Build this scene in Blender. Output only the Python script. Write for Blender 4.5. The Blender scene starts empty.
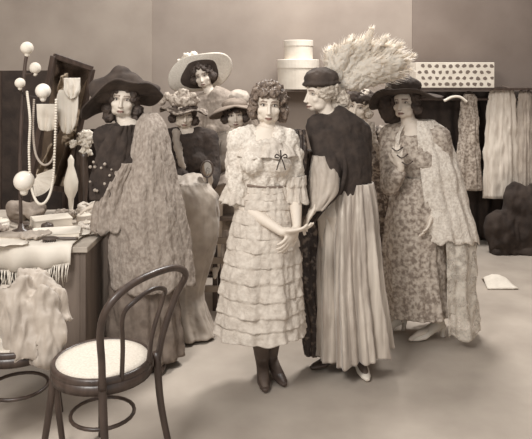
import bpy, bmesh, math, random
import numpy as np
from mathutils import Vector, Matrix, Euler, noise

random.seed(7)
PI = math.pi
SC = bpy.context.scene
COL = SC.collection
F = 627.0; HZ = 80.0; EYE = 1.63          # focal length in px, horizon row, camera height

def P(px, py, D):                          # a real-world point seen at (px,py) from the camera at depth D
    return Vector(((px - 266) * D / F, D, EYE - (py - HZ) * D / F))

# ------------------------------------------------------------------ materials
def lin(c):
    return tuple((v / 255 / 12.92) if v / 255 <= .04045 else ((v / 255 + .055) / 1.055) ** 2.4 for v in c)
MATS = {}
def mat(name, c1, c2=None, rough=.8, scale=18, detail=5, bump=.15, bscale=None, kind='noise', metal=0,
        lo=.35, hi=.65, stretch=(1, 1, 1), alpha=1, alpha_scale=90, sheen=0, trans=0):
    if name in MATS: return MATS[name]
    m = bpy.data.materials.new(name); m.use_nodes = True
    nt = m.node_tree; N = nt.nodes; L = nt.links
    b = N['Principled BSDF']
    b.inputs['Roughness'].default_value = rough; b.inputs['Metallic'].default_value = metal
    b.inputs['Sheen Weight'].default_value = sheen
    if trans: b.inputs['Transmission Weight'].default_value = trans
    tc = N.new('ShaderNodeTexCoord'); mp = N.new('ShaderNodeMapping'); mp.inputs['Scale'].default_value = stretch
    L.new(tc.outputs['Object'], mp.inputs['Vector'])
    if kind == 'noise':
        t = N.new('ShaderNodeTexNoise'); t.inputs['Scale'].default_value = scale; t.inputs['Detail'].default_value = detail; out = t.outputs['Fac']
    elif kind == 'voronoi':
        t = N.new('ShaderNodeTexVoronoi'); t.inputs['Scale'].default_value = scale; out = t.outputs['Distance']
    elif kind == 'wave':
        t = N.new('ShaderNodeTexWave'); t.inputs['Scale'].default_value = scale; t.inputs['Distortion'].default_value = 3; t.inputs['Detail'].default_value = 3; out = t.outputs['Fac']
    L.new(mp.outputs[0], t.inputs['Vector'])
    r = N.new('ShaderNodeValToRGB'); r.color_ramp.elements[0].position = lo; r.color_ramp.elements[1].position = hi
    r.color_ramp.elements[0].color = (*lin(c1), 1); r.color_ramp.elements[1].color = (*lin(c2 or c1), 1)
    L.new(out, r.inputs[0]); L.new(r.outputs[0], b.inputs['Base Color'])
    if bump:
        n2 = N.new('ShaderNodeTexNoise'); n2.inputs['Scale'].default_value = bscale or scale * 2; n2.inputs['Detail'].default_value = 6
        L.new(mp.outputs[0], n2.inputs['Vector'])
        bp = N.new('ShaderNodeBump'); bp.inputs['Strength'].default_value = bump; bp.inputs['Distance'].default_value = .02
        L.new(n2.outputs['Fac'], bp.inputs['Height']); L.new(bp.outputs[0], b.inputs['Normal'])
    if alpha < 1:
        n3 = N.new('ShaderNodeTexNoise'); n3.inputs['Scale'].default_value = alpha_scale
        mr = N.new('ShaderNodeMapRange'); mr.inputs['From Min'].default_value = .4; mr.inputs['From Max'].default_value = .6
        mr.inputs['To Min'].default_value = max(0, alpha - .25); mr.inputs['To Max'].default_value = min(1, alpha + .25)
        L.new(mp.outputs[0], n3.inputs['Vector']); L.new(n3.outputs['Fac'], mr.inputs[0]); L.new(mr.outputs[0], b.inputs['Alpha'])
    MATS[name] = m; return m

def skin_mat():
    m = bpy.data.materials.new('powdered_skin'); m.use_nodes = True
    N = m.node_tree.nodes; b = N['Principled BSDF']; a = N.new('ShaderNodeAttribute'); a.attribute_name = 'Col'
    m.node_tree.links.new(a.outputs['Color'], b.inputs['Base Color']); b.inputs['Roughness'].default_value = .6
    return m
SKIN = skin_mat()

# ------------------------------------------------------------------ objects
def link_mesh(name, me, m=None, parent=None, smooth=True, loc=None):
    o = bpy.data.objects.new(name, me); COL.objects.link(o)
    if m: me.materials.clear(); me.materials.append(m)
    if parent: o.parent = parent
    if loc: o.location = loc
    if smooth and len(me.polygons): me.polygons.foreach_set('use_smooth', [True] * len(me.polygons))
    return o
def obj(name, bm, m=None, parent=None, smooth=False, loc=None, bevel=0):
    bmesh.ops.recalc_face_normals(bm, faces=bm.faces)
    me = bpy.data.meshes.new(name); bm.to_mesh(me); bm.free()
    o = link_mesh(name, me, m, parent, smooth, loc)
    if bevel:
        md = o.modifiers.new('bevel', 'BEVEL'); md.width = bevel; md.segments = 2; md.limit_method = 'ANGLE'
        bake(o)
    return o
def bake(o):
    bpy.context.view_layer.update()
    dg = bpy.context.evaluated_depsgraph_get()
    me = bpy.data.meshes.new_from_object(o.evaluated_get(dg)); o.modifiers.clear(); o.data = me
def thing(name, label, cat, loc=(0, 0, 0), rotz=0, group=None):
    o = bpy.data.objects.new(name, None); COL.objects.link(o); o.location = loc; o.rotation_euler = (0, 0, rotz)
    return tag(o, label, cat, group)
def tag(o, label, cat, group=None, kind=None):
    o['label'] = label; o['category'] = cat
    if group: o['group'] = group
    if kind: o['kind'] = kind
    return o
def struct(name, bm, m):
    o = obj(name, bm, m); o['kind'] = 'structure'; return o
def dup(root, loc, rotz, label):
    r = root.copy(); COL.objects.link(r); r.location = loc; r.rotation_euler = (0, 0, rotz); r['label'] = label
    for ch in list(root.children):
        c = ch.copy(); COL.objects.link(c); c.parent = r
        for g in ch.children:
            d = g.copy(); COL.objects.link(d); d.parent = c
    return r

# ------------------------------------------------------------------ shapes into a bmesh
def NB(): return bmesh.new()
def box(bm, c, s, rot=None):
    M = Matrix.Translation(Vector(c)) @ (rot.to_4x4() if rot else Matrix()) @ Matrix.Diagonal((*s, 1))
    bmesh.ops.create_cube(bm, size=1, matrix=M)
def ell(bm, c, r, rot=None, sub=3):
    if isinstance(r, (int, float)): r = (r, r, r)
    M = Matrix.Translation(Vector(c)) @ (rot.to_4x4() if rot else Matrix()) @ Matrix.Diagonal((*r, 1))
    bmesh.ops.create_icosphere(bm, subdivisions=sub, radius=1, matrix=M)
def cap(bm, p0, r0, p1, r1, seg=14):
    p0 = Vector(p0); p1 = Vector(p1); d = p1 - p0
    ell(bm, p0, r0, sub=2); ell(bm, p1, r1, sub=2)
    if d.length > 1e-5:
        q = d.to_track_quat('Z', 'Y').to_matrix().to_4x4()
        bmesh.ops.create_cone(bm, cap_ends=True, segments=seg, radius1=r0, radius2=r1, depth=d.length,
                              matrix=Matrix.Translation((p0 + p1) / 2) @ q)
def chain(bm, pts, rs):
    for i in range(len(pts) - 1): cap(bm, pts[i], rs[i], pts[i + 1], rs[i + 1])
def sm(pts, n):                            # Catmull-Rom resample of tuples
    pts = [np.array(p, float) for p in pts]; out = []
    pp = [2 * pts[0] - pts[1]] + pts + [2 * pts[-1] - pts[-2]]
    m = len(pts) - 1
    for i in range(n + 1):
        u = i / n * m; k = min(int(u), m - 1); t = u - k
        a, b, c, d = pp[k], pp[k + 1], pp[k + 2], pp[k + 3]
        out.append(.5 * ((2 * b) + (-a + c) * t + (2 * a - 5 * b + 4 * c - d) * t * t + (-a + 3 * b - 3 * c + d) * t ** 3))
    return out
def tube(bm, pts, r, n=None, seg=10, closed=False):
    pts = [Vector(p) for p in pts]
    if n:
        if closed: pts = [Vector(p) for p in sm([tuple(p) for p in pts] + [tuple(pts[0])], n)][:-1]
        else: pts = [Vector(p) for p in sm([tuple(p) for p in pts], n)]
    m = len(pts); rings = []; up = Vector((.13, .21, .97)).normalized()
    prev = None
    for i, p in enumerate(pts):
        a = pts[(i - 1) % m] if (closed or i) else p; b = pts[(i + 1) % m] if (closed or i < m - 1) else p
        t = (b - a).normalized()
        if prev is None:
            x = t.cross(up); x = x.normalized() if x.length > .1 else t.orthogonal().normalized()
        else:
            x = (prev - t * prev.dot(t)).normalized()
        prev = x; y = t.cross(x)
        rr = r(i / (m - 1)) if callable(r) else r
        rings.append([bm.verts.new(p + x * rr * math.cos(2 * PI * k / seg) + y * rr * math.sin(2 * PI * k / seg)) for k in range(seg)])
    for i in range(m if closed else m - 1):
        A = rings[i]; B = rings[(i + 1) % m]
        for k in range(seg): bm.faces.new((A[k], A[(k + 1) % seg], B[(k + 1) % seg], B[k]))
    if not closed: bm.faces.new(rings[0][::-1]); bm.faces.new(rings[-1])
def lathe(bm, prof, seg=32, M=None, capped=True):
    rings = []
    for r, z in prof:
        rings.append([bm.verts.new((M or Matrix()) @ Vector((r * math.cos(2 * PI * k / seg), r * math.sin(2 * PI * k / seg), z))) for k in range(seg)])
    for A, B in zip(rings, rings[1:]):
        for k in range(seg): bm.faces.new((A[k], A[(k + 1) % seg], B[(k + 1) % seg], B[k]))
    if capped: bm.faces.new(rings[0][::-1]); bm.faces.new(rings[-1])
def loft(bm, rings, xax=Vector((1, 0, 0)), seg=28):   # rings: (centre, rx, ry); planes follow the path
    cs = [Vector(r[0]) for r in rings]; R = []
    for i, (c, rx, ry) in enumerate(rings):
        a = cs[max(0, i - 1)]; b = cs[min(len(cs) - 1, i + 1)]; t = (b - a).normalized()
        x = (xax - t * xax.dot(t)).normalized(); y = t.cross(x)
        R.append([bm.verts.new(cs[i] + x * rx * math.cos(2 * PI * k / seg) + y * ry * math.sin(2 * PI * k / seg)) for k in range(seg)])
    for A, B in zip(R, R[1:]):
        for k in range(seg): bm.faces.new((A[k], A[(k + 1) % seg], B[(k + 1) % seg], B[k]))
    bm.faces.new(R[0][::-1]); bm.faces.new(R[-1])

def remesh(name, bm, voxel, smooth=4, m=None, parent=None):
    bmesh.ops.recalc_face_normals(bm, faces=bm.faces)
    me = bpy.data.meshes.new(name); bm.to_mesh(me); bm.free()
    o = link_mesh(name, me, m, parent)
    md = o.modifiers.new('r', 'REMESH'); md.mode = 'VOXEL'; md.voxel_size = voxel; md.use_smooth_shade = True
    if smooth:
        s = o.modifiers.new('s', 'SMOOTH'); s.iterations = smooth; s.factor = .6
    bake(o)
    if m: o.data.materials.clear(); o.data.materials.append(m)
    return o
def verts(me):
    a = np.empty(len(me.vertices) * 3, np.float32); me.vertices.foreach_get('co', a); return a.reshape(-1, 3)
def norms(me):
    a = np.empty(len(me.vertices) * 3, np.float32); me.vertices.foreach_get('normal', a); return a.reshape(-1, 3)
def rough_up(o, amp, freq, seed=0, stretch=(1, 1, 1), octv=2):
    me = o.data; v = verts(me); n = norms(me); off = Vector((seed * 3.1, seed * 1.7, seed * .9))
    d = np.array([noise.fractal(Vector((p[0] * stretch[0], p[1] * stretch[1], p[2] * stretch[2])) * freq + off, .6, 2.0, octv) for p in v.tolist()], np.float32)
    v += n * (d * amp)[:, None]
    me.vertices.foreach_set('co', v.ravel()); me.update()
    return o

def drape(name, m, parent, rings, nf=9, a0=.01, a1=.07, seed=1, rows=70, cols=180, arc=(0, 2 * PI), tiers=0, tier_amp=.09,
          scallop=26, th=.005, rag=0, wr=.004, sharp=1.0, hem=None, power=1.2):
    """cloth around the body: rings (x,y,z,rx,ry) from top to hem"""
    rnd = random.Random(seed)
    rs = sm(rings, rows); ks = [(nf, rnd.random() * 6.28, .55), (nf * 2 - 1, rnd.random() * 6.28, .28), (int(nf * .5) + 1, rnd.random() * 6.28, .35), (nf * 3 + 2, rnd.random() * 6.28, .14)]
    closed = abs(arc[1] - arc[0] - 2 * PI) < 1e-4
    bm = NB(); R = []
    tph = [rnd.random() * 6 for _ in range(tiers + 2)]
    for i, (x, y, z, rx, ry) in enumerate(rs):
        t = i / rows; A = a0 + (a1 - a0) * t ** power; row = []
        for k in range(cols if closed else cols + 1):
            th_ = arc[0] + (arc[1] - arc[0]) * k / cols
            f = sum(w * math.cos(n * (th_ + .10 * math.sin(3 * th_ + ph)) + ph + .7 * t * math.sin(ph)) for n, ph, w in ks)
            f = math.copysign(abs(f) ** sharp, f)
            s = 1 + A * f
            zz = z
            if tiers:
                u = t * tiers; j = int(u) if t < 1 else tiers - 1; u = u - j if t < 1 else 1
                s += tier_amp * (u ** .8 - .35) * (.4 + .6 * t) + tier_amp * .33 * u * math.cos(scallop * th_ + tph[j] + 1.2 * math.sin(5 * th_ + j))
                zz += .006 * u * math.cos(7 * th_ + tph[j] * 2)
            if hem and t > .0: zz += hem(th_) * t ** 3
            if rag and t > .8: zz += rag * (t - .8) / .2 * noise.noise(Vector((th_ * 3, seed, 0)))
            w = wr * noise.fractal(Vector((math.cos(th_) * 2.2, math.sin(th_) * 2.2, z * 7 + seed)), .6, 2, 3) * 3
            row.append(bm.verts.new((x + (rx * s + w) * math.cos(th_), y + (ry * s + w) * math.sin(th_), zz)))
        R.append(row)
    n = len(R[0])
    for A_, B_ in zip(R, R[1:]):
        for k in range(n if closed else n - 1): bm.faces.new((A_[k], A_[(k + 1) % n], B_[(k + 1) % n], B_[k]))
    o = obj(name, bm, m, parent, smooth=True)
    s = o.modifiers.new('so', 'SOLIDIFY'); s.thickness = th; s.offset = 0
    bake(o)
    return o
# ------------------------------------------------------------------ people
def hsv_skin(w=1.0): return tuple(v * w for v in lin((214, 201, 186)))
EYEW = mat('eye_white', (200, 190, 178), rough=.3, bump=0)
EYED = mat('dark_iris', (46, 36, 30), rough=.3, bump=0)
LASH = mat('dark_lashes', (52, 42, 36), rough=.7, bump=0)

class Person:
    def __init__(s, px, D, label, voxel=.005):
        s.D = D; s.X0 = (px - 266) * D / F; s.vox = voxel
        s.root = thing('person', label, 'person', (s.X0, D, 0))
        s.sk = 1.0
    def p(s, px, py, dy=0):
        w = P(px, py, s.D + dy); return Vector((w.x - s.X0, dy, w.z))
    def z(s, py, dy=0): return EYE - (py - HZ) * (s.D + dy) / F
    def head(s, px, py, dy=0, yaw=0, pitch=0, roll=0, size=1):
        size *= .93; s.hc = s.p(px, py, dy); s.hs = size
        s.MH = Matrix.Translation(s.hc) @ Matrix.Rotation(math.radians(yaw), 4, 'Z') @ Matrix.Rotation(math.radians(pitch), 4, 'X') @ Matrix.Rotation(math.radians(roll), 4, 'Y') @ Matrix.Scale(size, 4)
        s.RH = s.MH.to_3x3()
    def hl(s, *c): return s.MH @ Vector(c)
    def torso(s, hip, waist, bust, shld, neck, yaw=0, w=1.0, shw=.155):
        s.xa = Vector((math.cos(math.radians(yaw)), math.sin(math.radians(yaw)), 0))
        s.tor = [(Vector(hip) - Vector((0, 0, .09)), .13 * w, .10 * w), (Vector(hip), .165 * w, .118 * w), (Vector(waist), .118 * w, .092 * w),
                 (Vector(bust), .150 * w, .118 * w), (Vector(shld), shw * .86, .082), (Vector(shld) + (Vector(neck) - Vector(shld)) * .55, .075, .06), (Vector(neck), .05, .05)]
        s.hip = Vector(hip); s.shc = Vector(shld); s.neck = Vector(neck)
        s.fw = Vector((s.xa.y, -s.xa.x, 0))       # the way the chest faces
    def sh(s, side, out=.155, dz=-.01): return s.shc + s.xa * out * side + Vector((0, 0, dz))
    def put_torso(s, bm, inf=0, lo=0, hi=None):
        rs = [(c, rx + inf, ry + inf) for c, rx, ry in s.tor[lo:hi]]
        loft(bm, rs, s.xa)
        b = s.tor[3][0]
        for q in (-1, 1): ell(bm, b + s.xa * .062 * q + s.fw * .075 + Vector((0, 0, -.015)), .056 + inf, sub=2)
    def hand(s, bm, wr, d, n, curl=.35, side=1, spread=.12):
        d = d.normalized(); n = (n - d * n.dot(d)).normalized(); x = d.cross(n) * side
        R = Matrix((x, d, n)).transposed()
        ell(bm, wr + d * .05, (.036, .05, .015), R, 2); cap(bm, wr, .021, wr + d * .035, .021)
        Ls = [.068, .078, .073, .058]
        for k in range(4):
            o = wr + d * (.088 - abs(k - 1.3) * .005) + x * (.027 - .018 * k); a = spread * (1.5 - k) * .5
            p = o; dd = (d * math.cos(a) + x * math.sin(a)); ang = curl * .5; r = .0088
            for j, fr in enumerate((.45, .32, .25)):
                v = dd * math.cos(ang) + n * math.sin(ang); q = p + v * Ls[k] * fr
                cap(bm, p, r, q, r * .9, 8); p = q; r *= .9; ang += curl
        p = wr + d * .025 + x * .022
        t1 = p + (d * .7 + x * .75 + n * .2).normalized() * .045; t2 = t1 + (d * .95 + x * .25 + n * .25).normalized() * .032
        cap(bm, p, .013, t1, .0105, 8); cap(bm, t1, .0105, t2, .0085, 8)
    def build_body(s, arms=(), legs=(), shade=None):
        """arms: (shoulder, elbow, wrist, dir, normal, curl, side); legs: (hip, knee, ankle, toe)"""
        bm = NB(); s.arms = arms; s.legs = legs
        h = s.hl; R = s.RH.copy(); R.normalize(); k = s.hs
        E = lambda c, r, sub=3: ell(bm, h(*c), tuple(v * k for v in r), R.to_3x3(), sub)
        E((0, .018, .028), (.074, .092, .084)); E((0, -.014, -.035), (.064, .069, .068)); E((0, -.05, -.080), (.027, .026, .023)); E((0, -.03, .03), (.062, .052, .05))
        for q in (-1, 1):
            E((.040 * q, -.048, -.030), (.025, .024, .023), 2); E((.034 * q, -.02, -.070), (.028, .04, .028), 2)
            E((.073 * q, .012, -.012), (.009, .018, .03), 2)
            E((.008 * q, -.093, -.045), (.008, .010, .007), 2)
        cap(bm, h(0, -.078, .008), .0085 * k, h(0, -.096, -.035), .0095 * k, 8); E((0, -.1, -.041), (.010, .011, .009), 2)
        E((0, -.079, -.068), (.02, .012, .008), 2); E((0, -.077, -.08), (.018, .013, .008), 2)
        cap(bm, s.neck - Vector((0, 0, .03)), .047, h(0, .02, -.06), .043)
        s.put_torso(bm)
        for a in arms:
            S, El, W = a[0], a[1], a[2]
            c = s.shc + (S - s.shc) * .55
            cap(bm, c, .062, S, .048); chain(bm, [S, S.lerp(El, .5), El, El.lerp(W, .35), W], [.048, .043, .034, .034, .022])
            s.hand(bm, W, a[3], a[4], a[5], a[6])
        for l in legs:
            H, K, A, T = l
            chain(bm, [H, H.lerp(K, .5), K, K.lerp(A, .3), A], [.085, .072, .052, .05, .031])
            chain(bm, [A, A + Vector((0, 0, -.035)) + (T - A) * .0, A.lerp(T, .6), T], [.029, .027, .022, .014])
        o = remesh('body', bm, s.vox, 3, SKIN, s.root)
        me = o.data; v = verts(me); MI = np.array(s.MH.inverted()); L = v @ MI[:3, :3].T + MI[:3, 3]
        near = (np.abs(L[:, 0]) < .07) & (L[:, 1] < -.03) & (np.abs(L[:, 2]) < .12)
        ax = np.abs(L[:, 0])
        g = np.exp(-((ax - .031) / .017) ** 2 - ((L[:, 2] - 0) / .012) ** 2) * near
        L[:, 1] += .008 * g
        M4 = np.array(s.MH); v = L @ M4[:3, :3].T + M4[:3, 3]
        me.vertices.foreach_set('co', v.astype(np.float32).ravel()); me.update()
        col = np.ones((len(v), 4), np.float32); col[:, :3] = hsv_skin(s.sk)
        def paint(mask, c, a=1):
            col[mask, :3] = col[mask, :3] * (1 - a) + np.array(lin(c)) * a
        paint(near & (((ax - .031) / .021) ** 2 + ((L[:, 2] - .004) / .012) ** 2 < 1), (140, 122, 110), .5)
        paint(near & (ax > .012) & (ax < .05) & (np.abs(L[:, 2] - .024 + (ax - .03) ** 2 * 9) < .0045), (120, 100, 88))
        paint(near & ((L[:, 0] / .021) ** 2 + ((L[:, 2] + .073) / .0085) ** 2 < 1) & (L[:, 1] < -.062), (132, 98, 87))
        paint(near & (np.abs(L[:, 0]) < .022) & (np.abs(L[:, 2] + .0735) < .002) & (L[:, 1] < -.062), (96, 70, 60))
        paint(near & (((ax - .008) / .004) ** 2 + ((L[:, 2] + .05) / .003) ** 2 < 1) & (L[:, 1] < -.085), (130, 108, 96))
        at = me.color_attributes.new('Col', 'FLOAT_COLOR', 'POINT'); at.data.foreach_set('color', col.ravel())
        for q in (-1, 1):
            near2 = (np.abs(L[:, 0] - .031 * q) < .008) & (np.abs(L[:, 2]) < .006) & (L[:, 1] < -.02)
            yy = L[near2, 1].min() if near2.any() else -.07
            b2 = NB(); ell(b2, h(.031 * q, yy + .0065, .001), (.0135 * k, .0085 * k, .0066 * k), R, 3)
            e = obj('eye', b2, EYEW, s.root, True)
            b2 = NB(); ell(b2, h(.031 * q, yy - .0002, .001), (.0058 * k, .003 * k, .006 * k), R, 2); obj('iris', b2, EYED, e, True)
            b2 = NB(); tube(b2, [h(.031 * q - .016, yy + .004, .001), h(.031 * q - .007, yy - .001, .0085), h(.031 * q + .006, yy - .001, .0085), h(.031 * q + .016, yy + .004, .001)], .0014 * k, 10, 6); obj('lashes', b2, LASH, e, True)
        s.body = o
        return o
    def hair(s, m, n=260, r=(.088, .105, .1), blob=.02, low=-.03, side_low=None, win=(.064, .05, -.2), seed=1, amp=.006, freq=55, st=(1, 1, 1), extra=(), c=(0, .02, .035), vox=.005):
        rnd = random.Random(seed); bm = NB()
        R = s.RH.copy(); R.normalize(); k = s.hs
        ell(bm, s.hl(c[0], c[1] + .012, c[2] + .01), (r[0] * k * .97, r[1] * k * .9, r[2] * k * .96), R)
        cnt = 0
        while cnt < n:
            v = Vector((rnd.gauss(0, 1), rnd.gauss(0, 1), rnd.gauss(0, 1))).normalized()
            q = Vector((c[0] + v.x * r[0], c[1] + v.y * r[1], c[2] + v.z * r[2]))
            if q.z < low: q.x *= 1.0
            if q.y < -.035 and abs(q.x) < win[0] and q.z < win[1]: continue
            if q.z < low: continue
            bb = blob * rnd.uniform(.6, 1.15)
            ell(bm, s.hl(*q), bb * k, sub=2); cnt += 1
        if side_low is not None:
            for _ in range(int(n * .8)):
                a = rnd.uniform(-.35, PI + .35); z = rnd.uniform(side_low, .04)
                q = (math.cos(a) * r[0] * rnd.uniform(.95, 1.12), .02 + math.sin(a) * r[1] * .85, z)
                if q[1] < -.03 and abs(q[0]) < .068: continue
                ell(bm, s.hl(*q), blob * rnd.uniform(.55, 1.1) * k, sub=2)
        for c, rr in extra: ell(bm, s.hl(*c), rr if isinstance(rr, tuple) else rr * k, sub=3)
        o = remesh('hair', bm, vox, 1, m, s.root)
        rough_up(o, amp, freq, seed, st)
        return o
    def shell(s, name, m, inf=.014, arms=(), lo=1, hi=5, vox=.006, amp=.004, freq=22, seed=1, extra=None, puff=0, stretch=(1, 1, .6)):
        bm = NB(); s.put_torso(bm, inf, lo, hi)
        for a, frac, ra, rb in arms:
            S, El, W = s.arms[a][:3]; c = s.shc + (S - s.shc) * .5
            pts = [S, S.lerp(El, .5), El, El.lerp(W, .5), W]; n = len(pts) - 1; u = min(frac, 1.95) * n / 2
            use = pts[:int(u) + 1]; 
            if u - int(u) > .01: use.append(pts[int(u)].lerp(pts[int(u) + 1], u - int(u)))
            cap(bm, c, .06 + inf, S, ra)
            chain(bm, use, [ra + (rb - ra) * i / max(1, len(use) - 1) + puff * math.sin(PI * i / max(1, len(use) - 1)) for i in range(len(use))])
        if extra: extra(bm)
        o = remesh(name, bm, vox, 3, m, s.root)
        rough_up(o, amp, freq, seed, stretch, 3)
        return o
    def stockings(s, m, inf=.010):
        for l in s.legs:
            H, K, A, T = l; bm = NB()
            chain(bm, [K, K.lerp(A, .3), A], [.052 + inf, .05 + inf, .031 + inf]); cap(bm, A, .031 + inf, A + Vector((0, 0, -.03)), .036); cap(bm, A + Vector((0, 0, -.03)), .036, A.lerp(T, .6), .029); cap(bm, A.lerp(T, .6), .029, T, .020)
            remesh('stocking', bm, .006, 2, m, s.root)
    def shoe(s, i, m, heel=.05):
        H, K, A, T = s.legs[i]; d = (T - A); d.z = 0; d.normalize(); x = d.cross(Vector((0, 0, 1)))
        g = Vector((A.x, A.y, 0)); bm = NB()
        rs = [(g - d * .045 + Vector((0, 0, heel + .035)), .027, .03), (g - d * .01 + Vector((0, 0, heel + .03)), .032, .036), (g + d * .05 + Vector((0, 0, heel * .6 + .025)), .034, .03),
              (g + d * .11 + Vector((0, 0, .026)), .037, .022), (g + d * .16 + Vector((0, 0, .02)), .028, .016), (g + d * .19 + Vector((0, 0, .016)), .012, .010)]
        loft(bm, rs, x, 18)
        b = g - d * .045
        lathe(bm, [(.019, 0), (.014, heel * .5), (.024, heel + .02)], 12, Matrix.Translation(b))
        return remesh('shoe', bm, .004, 2, m, s.root)

def brim_mesh(M, r0, r1, zf, rx=1, ry=1, cols=96, rows=14, edge=None):
    """hat brim about the head; zf(theta, t) is the rise; returns a bmesh"""
    bm = NB(); R = []
    for i in range(rows + 1):
        t = i / rows; row = []
        for k in range(cols):
            a = 2 * PI * k / cols; rr = r0 + (r1 * (edge(a) if edge else 1) - r0) * t
            row.append(bm.verts.new(M @ Vector((rr * rx * math.cos(a), rr * ry * math.sin(a), zf(a, t)))))
        R.append(row)
    for A, B in zip(R, R[1:]):
        for k in range(cols): bm.faces.new((A[k], A[(k + 1) % cols], B[(k + 1) % cols], B[k]))
    return bm
def thick(o, t):
    s = o.modifiers.new('so', 'SOLIDIFY'); s.thickness = t; s.offset = 0; bake(o); return o
def plume(name, m, parent, base, tip, width, n=420, seed=1, r=.0011, bend=(0, 0, 0)):
    """an ostrich feather: a curved shaft, a downy core and hundreds of fine drooping barbs"""
    rnd = random.Random(seed); base = Vector(base); tip = Vector(tip); ax = tip - base; an = ax.normalized()
    side = ax.cross(Vector((0, 1, 0))).normalized(); dep = Vector((0, 1, 0)); bd = Vector(bend)
    pt = lambda t: base + ax * t + bd * math.sin(PI * t)
    b = NB(); wd = lambda t: width * (.34 + .5 * math.sin(PI * min(1, t * .75 + .15)))
    for i in range(9): t = i / 9; ell(b, pt(t), wd(t) * .74, sub=2)
    o = remesh(name, b, .007, 1, m, parent); rough_up(o, .012, 40, seed, (1, 1, 1), 3)
    b = NB()
    for i in range(n):
        t = rnd.uniform(.0, 1) ** .85; p = pt(t); w = width * (.5 + .6 * math.sin(PI * min(1, t * .8 + .12))) * rnd.uniform(.6, 1.2)
        ang = rnd.uniform(0, 2 * PI); q = (an * rnd.uniform(.1, 1.0) + side * math.cos(ang) + dep * .6 * math.sin(ang)).normalized()
        c = (an + Vector((0, 0, rnd.uniform(-.5, .1)))) * .5
        pts = [p, p + q * w * .4, p + (q * .85 + c * .35) * w * .75, p + (q * .8 + c * .8) * w]
        u = q.cross(an); u = u.normalized() * .0045 if u.length > .01 else side * .0045
        k0 = [b.verts.new(pts[0] + u), b.verts.new(pts[0] - u)]
        for j, f in ((1, 1.0), (2, .7)):
            k1 = [b.verts.new(pts[j] + u * f), b.verts.new(pts[j] - u * f)]; b.faces.new((k0[0], k0[1], k1[1], k1[0])); k0 = k1
        b.faces.new((k0[0], k0[1], b.verts.new(pts[3])))
    q = obj('barbs', b, m, None, True)
    # fold the barbs into the plume's own mesh
    b2 = NB(); b2.from_mesh(o.data); b2.from_mesh(q.data); b2.to_mesh(o.data); b2.free(); bpy.data.objects.remove(q)
    return o
# ------------------------------------------------------------------ cloth materials
M_RUFF = mat('cream_ruffled_net', (188, 176, 163), (208, 197, 184), rough=.9, scale=40, bump=.3, bscale=90)
M_LACE = mat('cream_lace', (196, 184, 171), (222, 212, 199), rough=.9, scale=75, bump=.4, bscale=90, lo=.35, hi=.6)
M_BROWNHAIR = mat('curly_brown_hair', (82, 67, 57), (142, 124, 109), rough=.55, scale=40, bump=.5, bscale=120)
M_PALEHAIR = mat('pale_curled_hair', (160, 146, 131), (214, 202, 187), rough=.6, scale=45, bump=.5, bscale=120)
M_DARKHAIR = mat('dark_waved_hair', (56, 45, 39), (84, 70, 61), rough=.6, scale=40, bump=.5, bscale=120)
M_BLACK = mat('black_velvet', (50, 41, 36), (66, 55, 48), rough=.95, scale=20, bump=.3)
M_HATDARK = mat('dark_felt', (60, 50, 44), (78, 66, 58), rough=.95, scale=14, bump=.3)
M_STOCK = mat('dark_stocking', (92, 78, 69), (104, 90, 80), rough=.7)
M_BOOT = mat('dark_leather', (70, 58, 51), (84, 70, 62), rough=.4, bump=.05)
M_WSHOE = mat('white_kid_leather', (222, 212, 198), (230, 220, 206), rough=.5, bump=.05)
M_SATIN = mat('silver_satin', (150, 137, 125), (204, 192, 178), rough=.38, scale=6, bump=.12, stretch=(5, 5, .3), sheen=.3)
M_SEQUIN = mat('dark_sequinned_net', (58, 47, 41), (128, 112, 99), rough=.6, scale=34, bump=.4, lo=.52, hi=.68)
M_GREYCLOAK = mat('grey_gauze_shawl', (140, 127, 116), (170, 157, 145), rough=.9, scale=60, bump=.5, bscale=60, stretch=(1, 1, .6))
M_FLORAL = mat('floral_printed_voile', (132, 118, 106), (190, 177, 163), rough=.9, scale=42, detail=4, bump=.3, lo=.38, hi=.6)
M_FLORALDK = mat('dark_floral_silk', (86, 73, 64), (166, 152, 138), rough=.8, scale=38, detail=4, bump=.3, lo=.45, hi=.62)
M_WHITE = mat('white_cotton', (218, 208, 194), (230, 220, 206), rough=.9, scale=12, bump=.3)
M_STRAW = mat('white_straw', (220, 210, 196), (232, 223, 210), rough=.9, scale=70, bump=.5, bscale=130)
M_GREYSILK = mat('pale_grey_silk', (160, 147, 134), (184, 171, 157), rough=.6, scale=10, bump=.2, sheen=.2)
M_MIDSILK = mat('mid_grey_silk', (132, 118, 106), (160, 146, 133), rough=.7, scale=14, bump=.3)
M_SHEER = mat('sheer_gauze', (206, 195, 181), (222, 212, 198), rough=.9, scale=30, bump=.3, alpha=.55, alpha_scale=25)
M_PLUME = mat('white_ostrich_feather', (240, 232, 220), (246, 239, 228), rough=.95, bump=0)
M_PLUME_NT = M_PLUME.node_tree; _tr = M_PLUME_NT.nodes.new('ShaderNodeBsdfTranslucent'); _tr.inputs[0].default_value = (*lin((240, 232, 221)), 1)
_mx = M_PLUME_NT.nodes.new('ShaderNodeMixShader'); _mx.inputs[0].default_value = .55
M_PLUME_NT.links.new(M_PLUME_NT.nodes['Principled BSDF'].outputs[0], _mx.inputs[1]); M_PLUME_NT.links.new(_tr.outputs[0], _mx.inputs[2])
M_PLUME_NT.links.new(_mx.outputs[0], M_PLUME_NT.nodes['Material Output'].inputs['Surface'])
V = Vector

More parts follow.
